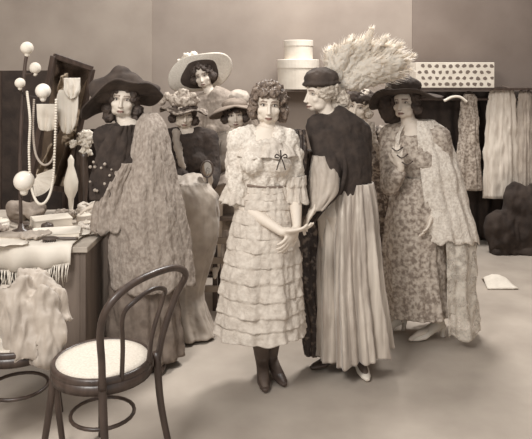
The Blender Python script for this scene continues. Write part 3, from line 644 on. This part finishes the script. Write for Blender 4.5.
# ------------------------------------------------------------------ bentwood chairs
def make_chair(label, loc, rot):
    """local +X is the back, Y across; bentwood chair with a round cane seat"""
    t = thing('bentwood_chair', label, 'chair', loc, rot)
    b = NB(); lathe(b, [(.186, .44), (.203, .44), (.208, .448), (.208, .462), (.201, .470), (.190, .468), (.186, .46)], 48, Matrix(), False)
    bmesh.ops.bridge_loops(b, edges=[e for e in b.edges if e.is_boundary]); obj('seat_rim', b, M_DWOOD, t, True)
    b = NB(); lathe(b, [(.187, .452), (.189, .463), (.15, .466), (.08, .460), (.0, .458)][::1], 48, Matrix(), False); bmesh.ops.remove_doubles(b, verts=b.verts, dist=.0005)
    o = obj('seat', b, M_CANE, t, True); thick(o, .006)
    b = NB(); lathe(b, [(.200, .405), (.207, .405), (.207, .444), (.200, .444)], 40, Matrix(), False); bmesh.ops.bridge_loops(b, edges=[e for e in b.edges if e.is_boundary]); obj('apron', b, M_DWOOD, t, True)
    for q in (-1, 1):
        b = NB(); tube(b, [(-.14, .13 * q, .44), (-.16, .145 * q, .25), (-.19, .17 * q, .0)], lambda u: .017 - .004 * u, 12, 10); obj('leg', b, M_DWOOD, t, True)
        b = NB(); tube(b, [(.16, .155 * q, .47), (.18, .16 * q, .25), (.23, .18 * q, .0)], lambda u: .017 - .003 * u, 12, 10); obj('leg', b, M_DWOOD, t, True)
    b = NB(); tube(b, [(.13 * math.cos(a), .13 * math.sin(a), .235) for a in [i * PI / 12 for i in range(24)]], .008, None, 8, closed=True); obj('stretcher', b, M_DWOOD, t, True)
    b = NB(); tube(b, [(.165, -.158, .44), (.18, -.175, .55), (.215, -.215, .70), (.26, -.215, .80), (.285, -.13, .855), (.295, 0, .87), (.29, .13, .855), (.27, .215, .80), (.215, .215, .70), (.18, .175, .55), (.165, .158, .44)], .0145, 60, 12); obj('back_hoop', b, M_DWOOD, t, True)
    b = NB(); tube(b, [(.185, -.075, .45), (.20, -.085, .58), (.23, -.115, .72), (.262, -.085, .775), (.275, 0, .80), (.265, .085, .775), (.23, .115, .72), (.20, .085, .58), (.185, .075, .45)], .0095, 50, 10); obj('inner_hoop', b, M_DWOOD, t, True)
    return t
chair = make_chair('dark bentwood chair with round pale cane seat, empty, in the left foreground', (-.685, 2.63, 0), math.atan2(-.53, .85))
c2 = dup(chair, (-1.13, 2.86, 0), math.radians(200), 'bentwood chair at the far left, mostly hidden under a pale shawl')
c2['group'] = 'bentwood chairs'; chair['group'] = 'bentwood chairs'
# pale shawl over the second chair: a cloth surface sagging over its back and seat
def cloth_sheet(name, m, path, w0, w1, axis, seed, amp=.02, n=60, k=40, fringe=0, parent=None, th=.006, nf=4):
    rs = sm(path, n); ax = V(axis).normalized(); b = NB(); G = []
    for i, p in enumerate(rs):
        t = i / n; w_ = w0 + (w1 - w0) * t; row = []
        d = V(rs[min(n, i + 1)]) - V(rs[max(0, i - 1)]); nn = d.cross(ax).normalized()
        for j in range(k + 1):
            u = j / k - .5
            f = amp * (math.sin(nf * 2 * PI * u + 1.3 * math.sin(3 * t + seed)) + .8 * noise.fractal(V((u * 4, t * 5, seed)), .6, 2, 3))
            q = V(p) + ax * u * w_ + nn * f + V((0, 0, -.25 * u * u * (1 - abs(2 * t - 1)) * w_))
            row.append(b.verts.new(q))
        G.append(row)
    for A_, B_ in zip(G, G[1:]):
        for j in range(k): b.faces.new((A_[j], A_[j + 1], B_[j + 1], B_[j]))
    o = obj(name, b, m, parent, True); thick(o, th)
    return o, [V(v.co) if hasattr(v, 'co') else v for v in []]
b = NB(); tube(b, [P(20, 285, 2.84), P(42, 282, 2.86), P(58, 298, 2.84), P(63, 322, 2.8)], lambda t: .055 - .015 * t, 20, 16); tube(b, [P(12, 285, 2.8), P(22, 320, 2.76), P(30, 355, 2.74)], .085, 16, 16); tube(b, [P(40, 292, 2.8), P(48, 330, 2.76), P(46, 358, 2.74)], .065, 16, 16)
q = remesh('draped_shawl', b, .006, 2, M_GREYSILK); rough_up(q, .035, 8, 5, (1, 1, .35), 3); rough_up(q, .012, 28, 9, (1, 1, .3), 2); tag(q, 'crumpled pale satin shawl thrown over the chair at the far left', 'shawl')
# ------------------------------------------------------------------ dressing table
t = thing('dressing_table', 'wooden dressing table at left, its top crowded with toilet things', 'table', (-1.50, 3.80, 0))
TX0, TX1, TY0, TY1 = -.62, .56, -.50, .46
b = NB(); box(b, ((TX0 + TX1) / 2, (TY0 + TY1) / 2, .735), (TX1 - TX0, TY1 - TY0, .03)); obj('table_top', b, mat('worn_pale_paint', (168, 156, 143), (190, 178, 164), scale=9), t, bevel=.004)
b = NB(); box(b, (TX1 - .03, (TY0 + TY1) / 2, .36), (.03, TY1 - TY0 - .04, .72)); obj('side_panel', b, M_WOOD, t, bevel=.003)
b = NB(); box(b, (TX0 + .03, (TY0 + TY1) / 2, .36), (.03, TY1 - TY0 - .04, .72)); obj('side_panel', b, M_WOOD, t, bevel=.003)
b = NB(); box(b, (TX1 - .12, TY0 + .035, .36), (.15, .03, .72)); obj('front_stile', b, M_WOOD, t, bevel=.003)
b = NB(); box(b, (0, TY1 - .04, .36), (TX1 - TX0 - .08, .02, .72)); obj('back_panel', b, M_DARKSM, t)
# fringed cloth over the front edge
b = NB(); yb = TY0 - .01; G = []
xs = [-.60 + i * 1.08 / 60 for i in range(61)]
for i, (yy, zz) in enumerate([(-.20, .757), (-.35, .758), (-.49, .758), (-.512, .752), (-.522, .72), (-.528, .66)]):
    G.append([b.verts.new((x, yy - (.012 * math.sin(40 * x) * (i > 3)), zz + .0045 * (1 + math.sin(23 * x + i * 2)) * (i < 3) - (.03 * math.sin(x * 5 + 1) * (i == 5)))) for x in xs])
for A_, B_ in zip(G, G[1:]):
    for k in range(60): b.faces.new((A_[k], A_[k + 1], B_[k + 1], B_[k]))
cl = obj('fringed_runner', b, M_PAPER, None, True, loc=(-1.50, 3.80, 0)); thick(cl, .005); tag(cl, 'pale runner with knotted fringe hanging over the front edge of the dressing table', 'cloth')
b = NB(); rf = random.Random(3)
for i in range(150):
    x = -.6 + i * 1.08 / 150; z0 = .66 - .03 * math.sin(x * 5 + 1) + .01; l = rf.uniform(.07, .14)
    tube(b, [(x, -.53, z0), (x + rf.uniform(-.012, .012), -.535 - rf.random() * .012, z0 - l * .5), (x + rf.uniform(-.02, .02), -.53, z0 - l)], .0028, None, 4)
fr = obj('fringe', b, M_PAPER, cl, True); fr['kind'] = 'stuff'
TZ = .757
def put(name, bm, m, label, cat, x, y, z=TZ - .007 + .0, rz=0, group=None, smooth=False, bevel=0):
    o = obj(name, bm, m, None, smooth, bevel=bevel); o.location = (x, y, z); o.rotation_euler = (0, 0, rz); return tag(o, label, cat, group)
def book(x, y, z, s, rz, m, label):
    t = thing('book', label, 'book', (x, y, z), rz, 'books and pads on the dressing table')
    b = NB(); box(b, (0, 0, s[2] / 2), (s[0] * .96, s[1] * .95, s[2] * .7)); obj('pages', b, M_PAPER, t)
    b = NB(); box(b, (0, 0, s[2] * .93), (s[0], s[1], s[2] * .14)); box(b, (0, 0, s[2] * .07), (s[0], s[1], s[2] * .14)); box(b, (-s[0] / 2, 0, s[2] / 2), (.004, s[1], s[2])); obj('cover', b, m, t)
ZT = .7615
book(-1.17, 3.50, ZT, (.26, .17, .03), .25, M_PAPER, 'white bound book lying flat near the corner of the dressing table')
book(-1.42, 3.48, ZT, (.24, .17, .02), -.2, M_GREYSM, 'thin grey book lying flat by the front edge of the dressing table')
book(-1.30, 3.80, .75, (.22, .16, .05), .5, M_CARD, 'thick pale book lying in the middle of the dressing table')
def jar(x, y, r, h, m, label, lidm=M_CARD):
    t = thing('powder_jar', label, 'jar', (x, y, .7605 if y < 3.6 else .7505), 0, 'powder jars on the dressing table')
    b = NB(); lathe(b, [(r * .8, 0), (r, .006), (r, h * .7), (r * .92, h * .74)], 24); obj('jar_body', b, m, t, True)
    b = NB(); lathe(b, [(r * .97, h * .74), (r, h * .8), (r * .8, h * .93), (r * .2, h * .96), (r * .22, h * 1.08), (r * .1, h * 1.12)], 24); obj('lid', b, lidm, t, True)
jar(-1.27, 3.64, .035, .05, M_DARKSM, 'small dark powder jar beside the thick pale book', M_DARKSM)
jar(-1.12, 3.86, .045, .06, M_GREYSM, 'grey powder jar toward the back of the dressing table')
jar(-1.55, 3.66, .05, .07, M_GLASSW, 'white glass powder jar on the left half of the dressing table')
jar(-1.06, 3.70, .03, .05, M_DARKSM, 'dark lidded rouge pot close to the leaning woman\'s hand')
def brush(x, y, rz, m, label, z=.7605):
    t = thing('hair_brush', label, 'brush', (x, y, z), rz, 'brushes on the dressing table')
    b = NB(); ell(b, (0, 0, .022), (.05, .03, .009)); obj('brush_head', b, m, t, True)
    b = NB(); tube(b, [(.04, 0, .021), (.09, 0, .018), (.15, 0, .016)], lambda u: .009 - .003 * abs(u - .4), 10, 8); obj('handle', b, m, t, True)
    b = NB(); [tube(b, [(-.03 + .012 * i, -.014 + .014 * j, .018), (-.03 + .012 * i, -.014 + .014 * j, .0)], .002, None, 4) for i in range(6) for j in range(3)]; o = obj('bristles', b, M_DARKSM, t); o['kind'] = 'stuff'
brush(-1.16, 3.36, .1, M_DARKSM, 'dark hair brush at the front corner of the dressing table')
brush(-1.43, 3.70, 2.4, M_DARKSM, 'dark hair brush lying slantwise behind the thin grey book')
for i, (x, y, rz, s, lab) in enumerate([(-1.08, 3.55, .9, .15, 'white letter sheet lying by the right end of the dressing table'), (-1.36, 3.36, .3, .17, 'white paper sheet hanging a little over the front edge of the dressing table'), (-1.60, 3.38, -.4, .18, 'white paper sheet at the left of the dressing table top'), (-1.0, 3.82, 1.3, .13, 'small white note under the hand side of the shawl')]):
    b = NB(); g = [[b.verts.new((s * (u / 6 - .5), s * 1.3 * (v / 6 - .5), .006 + .007 * math.sin(u * 1.1 + v + i) ** 2)) for v in range(7)] for u in range(7)]
    for u in range(6):
        for v in range(6): b.faces.new((g[u][v], g[u + 1][v], g[u + 1][v + 1], g[u][v + 1]))
    o = put('paper_sheet', b, M_PAPER, lab, 'paper', x, y, ZT + .001 if y < 3.6 else .752, rz, 'loose papers on the dressing table', True); thick(o, .0015)
b = NB(); [tube(b, [(.07 * math.cos(a) * (1 + .2 * math.sin(7 * a + k)), .09 * math.sin(a), .02 + .014 * k + .01 * math.sin(5 * a + k)) for a in [i * PI / 10 for i in range(20)]], .014, None, 6, closed=True) for k in range(4)]
o = put('lace_heap', b, M_LACE, 'crumpled heap of lace at the back right of the dressing table', 'lace', -1.13, 4.05, .752, .4, None, True)
b = NB(); ell(b, (0, 0, .06), (.12, .09, .06)); o = remesh('silk_scarf', b, .008, 1, M_MIDSILK); rough_up(o, .04, 10, 3); o.location = (-1.50, 3.92, .752); tag(o, 'rumpled grey silk scarf heaped on the back left of the dressing table', 'scarf')
b = NB(); box(b, (0, 0, .05), (.20, .13, .10)); put('trinket_box', b, M_DARKSM, 'dark square trinket box on the left of the dressing table under the lamp', 'box', -1.66, 3.62, .752 + .01, .2, bevel=.006)
for i, (x, y, r, m, lab) in enumerate([(-1.26, 3.40, .075, M_GREYSILK, 'crumpled grey handkerchief on the runner beside the dark hair brush'), (-1.52, 3.52, .08, M_MIDSILK, 'crumpled darker handkerchief on the left part of the runner'),
        (-1.04, 3.66, .06, M_LACE, 'little crumpled lace handkerchief near the right edge of the dressing table'), (-1.00, 4.0, .08, M_MIDSILK, 'crumpled grey handkerchief behind the shawl sleeve on the dressing table'), (-1.30, 4.02, .09, M_FLORAL, 'crumpled patterned handkerchief at the back middle of the dressing table')]):
    b = NB(); ell(b, (0, 0, .016), (r, r * .7, .018)); ell(b, (r * .5, r * .3, .02), (r * .6, r * .4, .02)); o = remesh('handkerchief', b, .005, 1, m); rough_up(o, .016, 22, i, (1, 1, 1), 3)
    o.location = (x, y, .772 if y < 3.6 else .756); o.rotation_euler = (0, 0, i * 1.3); tag(o, lab, 'handkerchief', 'crumpled cloths on the dressing table')
# the tilted mirror: real glass in a wooden frame
TL, TR, BR, BL = P(54, 56, 3.95), P(92, 69, 4.15), P(66, 190, 4.22), P(30, 186, 4.0)
t = thing('dressing_mirror', 'tall tilted dressing mirror in a plain wooden frame on the dressing table', 'mirror', (0, 0, 0))
def bar(bm, a, b_, w_, d_):
    a, b_ = V(a), V(b_); v = b_ - a; q = v.to_track_quat('Z', 'Y').to_matrix()
    box(bm, (a + b_) / 2, (w_, d_, v.length), q)
b = NB()
for a_, c_ in ((TL, TR), (TR, BR), (BR, BL), (BL, TL)): bar(b, a_, c_, .035, .035)
obj('frame', b, M_DWOOD, t, bevel=.004)
b = NB(); b.faces.new([b.verts.new(v) for v in (TL, TR, BR, BL)]); bmesh.ops.triangulate(b, faces=b.faces)
g = obj('glass', b, mat('silvered_glass', (176, 165, 153), rough=.08, bump=0, metal=1), t); thick(g, .006)
b = NB(); bar(b, TL.lerp(BL, .5), V((TL.lerp(BL, .5).x - .1, 4.08, .76)), .03, .03); bar(b, TR.lerp(BR, .55), V((TR.lerp(BR, .55).x + .01, 4.26, .76)), .03, .03); obj('strut', b, M_DWOOD, t)
# pale cloths hung over the mirror
def hung(name, px0, px1, py0, py1, D, m, label, seed, round_=.3):
    b = NB(); G = []
    for i in range(25):
        v = i / 24; row = []
        for j in range(21):
            u = j / 20; wv = 1 - round_ * v ** 4
            px = (px0 + px1) / 2 + (u - .5) * (px1 - px0) * wv; py = py0 + (py1 - py0) * v * (1 - .12 * (2 * u - 1) ** 2 * v)
            q = P(px, py, D); q.y += .012 * math.sin(u * 16 + seed) * v + .01 * noise.noise(V((u * 3, v * 3, seed))); row.append(b.verts.new(q))
        G.append(row)
    for A_, B_ in zip(G, G[1:]):
        for k in range(20): b.faces.new((A_[k], A_[k + 1], B_[k + 1], B_[k]))
    o = obj(name, b, m, None, True); thick(o, .012); return tag(o, label, name.split('_')[-1])
hung('linen_cloth', 37, 57, 104, 131, 3.93, M_CARD, 'pale linen cloth hanging below the round lamp globe, left of the mirror glass', 1, .1)
hung('gauze_veil', 57, 78, 90, 134, 4.02, M_PAPER, 'pale gauze veil hung over the right part of the mirror', 2, .45)
hung('satin_collar', 64, 80, 78, 99, 4.0, M_WHITE, 'white pointed collar hung over the upper right of the mirror', 4, .6)
# lamp stand with globes
def lampstand():
    t = thing('globe_lamp', 'dressing lamp at far left with white round glass globes on dark arms', 'lamp', (0, 0, 0))
    base = P(21, 215, 3.55); b = NB(); lathe(b, [(.07, .762), (.07, .775), (.02, .79), (.012, .82)], 24, Matrix.Translation((base.x, 3.55, 0))); tube(b, [(base.x, 3.55, .80), (base.x - .005, 3.55, 1.2), P(24, 78, 3.55), P(27, 52, 3.55)], .010, 20, 8); obj('stand', b, M_DWOOD, t, True)
    for px, py, D, r, bx, by in ((43, 91, 3.55, .043, 24, 96), (24, 181, 3.40, .055, 21, 196), (20, 83, 3.42, .028, 22, 92), (27, 48, 3.55, .036, 26, 60), (35, 68, 3.6, .033, 25, 74)):
        c = P(px, py, D); b = NB(); tube(b, [P(bx, by, 3.55), (P(bx, by, 3.55) + c) / 2 + V((0, 0, -.02)), c - V((0, 0, r * .8))], .007, 12, 6); a = obj('arm', b, M_DWOOD, t, True)
        b = NB(); ell(b, c, r); cap(b, c - V((0, 0, r * .8)), r * .45, c - V((0, 0, r * 1.05)), r * .4); obj('globe', b, M_GLASSW if r > .04 else M_CARD, a, True)
lampstand()
# strings of beads
def beads(pts, r, n, m, label):
    rs = sm([tuple(p) for p in pts], n); b = NB()
    for p in rs: ell(b, V(p), r, sub=2)
    o = obj('bead_necklace', b, m, None, True); return tag(o, label, 'necklace', 'bead necklaces hanging from the lamp')
beads([P(27, 92, 3.46), P(30, 120, 3.44), P(29, 150, 3.43), P(31, 185, 3.40), P(38, 203, 3.36), P(47, 200, 3.38), P(53, 180, 3.42), P(55, 140, 3.46), P(56, 100, 3.5)], .0075, 120, M_CARD, 'long looped string of pale beads hanging lowest beside the lamp')
beads([P(34, 100, 3.48), P(33, 130, 3.46), P(36, 155, 3.44), P(45, 165, 3.44), P(54, 155, 3.47), P(57, 120, 3.5)], .0065, 78, M_GREYSM, 'shorter looped string of greyish beads inside the longest string')
# fan leaning at the lamp foot, and a standing dark folding screen behind the table
b = NB(); c = P(33, 176, 3.62)
for i in range(9):
    a = math.radians(20 - i * 12); d = V((math.cos(a), .02 * (i % 2), math.sin(a))); d2 = V((math.cos(a - .2), .02 * ((i + 1) % 2), math.sin(a - .2)))
    b.faces.new([b.verts.new(v) for v in (c + d * .02, c + d * .12, c + d2 * .12, c + d2 * .02)])
bmesh.ops.remove_doubles(b, verts=b.verts, dist=.001)
o = obj('folding_fan', b, M_PAPER, None); thick(o, .003); tag(o, 'small open pale paper fan beside the lowest lamp globe', 'fan')
t = thing('folding_screen', 'dark cloth-covered folding screen standing behind the dressing table', 'screen', (-1.72, 4.62, 0))
for x, rz, h in ((-.55, .25, 1.62), (-.0, -.2, 1.70), (.52, .15, 1.27)):
    b = NB(); box(b, (x, 0, .03 + h / 2), (.50, .02, h - .06), Matrix.Rotation(rz, 3, 'Z')); pn = obj('panel', b, M_DARKCLOTH, t)
    b = NB(); Rm = Matrix.Rotation(rz, 3, 'Z')
    for q in (-1, 1): box(b, V((x, 0, h / 2)) + Rm @ V((.26 * q, 0, 0)), (.025, .03, h), Rm)
    obj('frame', b, M_DWOOD, pn)
# pale flowers and puff before the dark dress
b = NB(); rb = random.Random(9)
for i in range(16): ell(b, P(85 + rb.uniform(-5, 5), 139 + rb.uniform(-9, 9), 4.35) + V((0, rb.uniform(-.03, .03), 0)), rb.uniform(.015, .035), sub=2)
t = thing('flower_vase', 'pale bouquet in a slender dark vase at the back of the dressing table', 'vase', (P(84, 150, 4.15).x, 4.15, .752))
b2 = NB(); lathe(b2, [(.04, 0), (.045, .01), (.02, .08), (.03, .22), (.022, .36), (.032, .40)], 20); obj('vase', b2, M_DARKSM, t, True)
b.free(); b = NB()
for i in range(22): ell(b, (.0 + rb.gauss(0, .03), rb.gauss(0, .02), .47 + rb.gauss(0, .045)), rb.uniform(.014, .03), sub=2)
fl = remesh('flowers', b, .006, 1, M_CARD, t); rough_up(fl, .02, 35, 2)
t = thing('table_figurine', 'small pale figurine standing on the dressing table below the mirror', 'figurine', (P(71, 170, 4.0).x, 4.0, .752))
b = NB(); lathe(b, [(.03, 0), (.03, .02), (.012, .04), (.018, .12), (.04, .17), (.045, .23), (.03, .29), (.018, .33), (.02, .37), (.004, .40)], 20); obj('figure', b, M_CARD, t, True)

# ------------------------------------------------------------------ back of the room: shelf with hat boxes
sh = P(298, 89, 6.22)
t = thing('wall_shelf', 'plain wall shelf behind the plumed hat carrying two white hat boxes', 'shelf', (sh.x, 6.2, 0))
b = NB(); box(b, (0, .04, sh.z - .012), (.62, .38, .024)); obj('board', b, M_WOOD, t, bevel=.003)
for x in (-.2, .2):
    b = NB(); bar(b, (x, .22, sh.z - .03), (x, .22, sh.z - .3), .03, .02); bar(b, (x, .21, sh.z - .28), (x, -.08, sh.z - .03), .02, .02); obj('bracket', b, M_WOOD, t)
def hatbox(x, y, z, r, h, label):
    t = thing('hat_box', label, 'box', (x, y, z), 0, 'hat boxes on the shelf')
    b = NB(); lathe(b, [(r * .97, 0), (r * .97, h * .72)], 40); obj('box_body', b, M_CARD, t, False)
    b = NB(); lathe(b, [(r * .99, h * .72), (r, h * .72), (r, h), (r * .98, h + .004)], 40); obj('lid', b, M_PAPER, t, False)
hatbox(sh.x, 6.2, sh.z, .208, .285, 'lower and wider of two stacked white hat boxes')
hatbox(P(298.5, 60, 6.2).x, 6.2, sh.z + .290, .145, .185, 'upper, smaller of two stacked white hat boxes')
# ------------------------------------------------------------------ right: clothes rail, spotted box, garments
Z1 = EYE - 9 * 6.1 / F
t = thing('clothes_rack', 'dark clothes rack with a shelf at the back right, garments hung below it', 'rack', (2.15, 6.15, 0))
b = NB(); box(b, (0, 0, Z1 + .0), (1.6, .34, .02)); obj('shelf_board', b, M_DWOOD, t)
b = NB(); tube(b, [(-.79, -.05, Z1 - .10), (.79, -.05, Z1 - .10)], .012, None, 10); obj('rail', b, M_DWOOD, t, True)
for x in (-.78, .78):
    b = NB(); box(b, (x, .0, (Z1 - .01) / 2), (.04, .3, Z1 - .01)); obj('upright', b, M_DWOOD, t)
b = NB(); wavy(b, 1.38, 2.92, 6.36, .02, Z1 - .03, .02, 12, 140, 16, 1); o = obj('dark_curtain', b, M_DARKCLOTH, None, True); thick(o, .012); tag(o, 'dark curtain hanging to the floor behind the garments at right', 'curtain')
# spotted box
b = NB(); x0 = P(415, 0, 6.05).x; x1 = P(493, 0, 6.05).x; zt = EYE + 17.5 * 6.05 / F; zb = Z1 + .012
t = thing('spotted_box', 'long pale box covered with dark spots on top of the clothes rack', 'box', ((x0 + x1) / 2, 6.14, zb))
box(b, (0, 0, (zt - zb) / 2), (x1 - x0, .26, zt - zb)); obj('box_body', b, M_CARD, t, bevel=.004)
b = NB(); rs = random.Random(2)
for r_ in range(4):
    for c_ in range(12):
        x = -(x1 - x0) / 2 + .035 + c_ * .066 + (.033 if r_ % 2 else 0); z = .035 + r_ * (zt - zb - .07) / 3
        if abs(x) > (x1 - x0) / 2 - .02: continue
        n = 7; ph = rs.random() * 6; rr = [rs.uniform(.012, .023) for _ in range(n)]
        f = [b.verts.new((x + rr[k] * math.cos(ph + 2 * PI * k / n) * 1.2, -.1312, z + rr[k] * math.sin(ph + 2 * PI * k / n))) for k in range(n)]
        g = [b.verts.new((v.co.x, -.1305, v.co.z)) for v in f]
        b.faces.new(f)
        for k in range(n): b.faces.new((f[k], f[(k + 1) % n], g[(k + 1) % n], g[k]))
sp = obj('spots', b, M_GREYSM if False else mat('brown_print', (112, 98, 88), bump=0), t)
RZ = Z1 - .10
def garment(name, px, D, top, bot, w0, w1, m, label, seed, nf=7, mid=None, sleeves=None):
    X = P(px, 0, D).x; t = thing(name, label, 'garment', (X, D, 0), 0, 'garments hanging on the rack')
    zt, zb = EYE - (top - HZ) * D / F, EYE - (bot - HZ) * D / F
    sc = D / F / 2
    drape('cloth', m, t, [(0, 0, zt, w0 * sc, .03), (0, 0, zt - .10, (w0 * .6 + w1 * .4) * sc, .045), (0, 0, (zt + zb) / 2, (mid or w1) * sc, .05), (0, 0, zb, w1 * sc, .05)], nf=nf, a0=.06, a1=.2, seed=seed, rows=50, cols=120, wr=.004)
    b = NB(); tube(b, [(-w0 * sc * 1.1, 0, zt - .01), (0, 0, zt + .025), (w0 * sc * 1.1, 0, zt - .01)], .008, 12, 8); tube(b, [(0, 0, zt + .02), (0, 0, RZ - .01), (.012, 0, RZ + .018), (0, .0, RZ + .028), (-.01, 0, RZ + .018)], .003, 16, 6); obj('hanger', b, M_WOOD, t, True)
    return t
garment('hanging_scarf', 469, 6.1, 94, 190, 10, 27, M_FLORAL, 'narrow mottled shimmering scarf-like gown hanging between dark gaps on the rack', 61, mid=20)
garment('hanging_gown', 502, 6.1, 89, 198, 22, 32, mat('pale_gown_silk', (206, 194, 180), (222, 211, 197), rough=.6, scale=8, stretch=(5, 5, .5)), 'pale smooth gown hanging at the right of the rack', 63)
garment('hanging_gown', 525, 6.1, 91, 235, 10, 20, M_GREYSILK, 'grey gown hanging at the far right end of the rack', 67)
if 0: garment('hanging_blouse', 438, 6.1, 92, 170, 18, 26, M_MIDSILK, 'grey blouse hanging behind the lace cape at the left end of the rack', 65)
# white hanger arm showing over the dark
b = NB(); tube(b, [P(444, 101, 6.0), P(452, 97, 6.0), P(460, 97, 6.0), P(467, 102, 6.0)], .014, 20, 8); tube(b, [P(456, 97, 6.0), V((P(456, 97, 6.0).x, 6.05, RZ + .02))], .004, None, 6)
o = obj('padded_hanger', b, M_WHITE, None, True); tag(o, 'empty white padded hanger beside the mottled scarf gown', 'hanger')
b = NB(); ell(b, (0, 0, .2), (.22, .10, .22)); ell(b, (.10, .03, .42), (.14, .10, .26)); ell(b, (.22, .02, .3), (.2, .10, .36)); box(b, (.05, 0, .02), (.4, .16, .04))
o = remesh('heaped_coats', b, .015, 3, M_DARKCLOTH); rough_up(o, .04, 7, 2, (1, 1, .4), 3); o.location = (P(505, 0, 6.0).x, 5.90, .0); tag(o, 'dark coats heaped on the floor below the pale gowns', 'coat')
# pale cloth on the floor
X = P(497, 0, 5.0).x; b = NB(); g = []
for u in range(13):
    g.append([b.verts.new(((u / 12 - .5) * (.24 - .08 * v / 8), (v / 8 - .5) * .26, .008 + .06 * math.exp(-((v - 5) / 2.2) ** 2) * (1 - abs(u / 6 - 1) ** 2 * .6) + .008 * noise.noise(V((u * .5, v * .5, 1))))) for v in range(9)])
for u in range(12):
    for v in range(8): b.faces.new((g[u][v], g[u + 1][v], g[u + 1][v + 1], g[u][v + 1]))
o = obj('dropped_cloth', b, M_WHITE, None, True, loc=(X, 5.0, 0)); thick(o, .008); tag(o, 'folded white cloth lying alone on the floor at right', 'cloth')
# bench under the two seated women
t = thing('high_bench', 'tall wooden bench with cross rails, under the two seated women', 'bench', (-.38, 4.60, 0))
b = NB(); box(b, (0, 0, .655), (.86, .40, .03)); obj('bench_seat', b, M_WOOD, t, bevel=.004)
for x in (-.4, .02, .4):
    for y in (-.16, .16): b = NB(); box(b, (x, y, .32), (.035, .035, .64)); obj('leg', b, M_DWOOD, t, bevel=.003)
for z in (.16, .36, .50):
    b = NB(); box(b, (0, -.185, z), (.80, .02, .045)); obj('rail', b, mat('pale_worn_wood', (150, 136, 122), (172, 158, 144), scale=10), t, bevel=.003)
# hand mirror
hp = P(207, 169, 4.06); t = thing('hand_mirror', 'oval dark hand mirror held up by the woman in the dark jacket', 'mirror', hp)
b = NB(); tube(b, [(.038 * math.cos(a), 0, .052 * math.sin(a)) for a in [i * PI / 12 for i in range(24)]], .006, None, 8, closed=True); tube(b, [(0, 0, -.052), (.006, 0, -.13)], .006, None, 8); obj('frame', b, M_DARKSM, t, True)
b = NB(); ell(b, (0, .002, 0), (.037, .003, .051)); obj('glass', b, mat('silvered_glass', (1, 1, 1)), t, True)

# ------------------------------------------------------------------ light, camera
W = bpy.data.worlds.new('world'); SC.world = W; W.use_nodes = True; bg = W.node_tree.nodes['Background']
bg.inputs[0].default_value = (1.0, .985, .96, 1); bg.inputs[1].default_value = .60
def area(name, loc, to, size, power, col=(1, .985, .96)):
    l = bpy.data.lights.new(name, 'AREA'); l.size = size; l.energy = power; l.color = col
    o = bpy.data.objects.new(name, l); COL.objects.link(o); o.location = loc
    o.rotation_euler = (V(to) - V(loc)).to_track_quat('-Z', 'Y').to_euler(); return o
area('studio_lamp', (-1.6, .3, 3.6), (-.2, 3.8, 1.0), 1.2, 115)
area('overhead_skylight', (.9, 5.3, 4.2), (.2, 4.0, 0), .9, 140)
cam = bpy.data.cameras.new('camera'); co = bpy.data.objects.new('camera', cam); COL.objects.link(co)
co.location = (0, 0, EYE); co.rotation_euler = (PI / 2, 0, 0); cam.sensor_width = 36; cam.lens = F / 532 * 36; cam.shift_y = (HZ - 219.5) / 532; cam.clip_end = 50
SC.camera = co
SC.view_settings.view_transform = 'Standard'; SC.view_settings.look = 'None'; SC.view_settings.gamma = 1; SC.view_settings.use_curve_mapping = False
SC.view_settings.exposure = 0.33
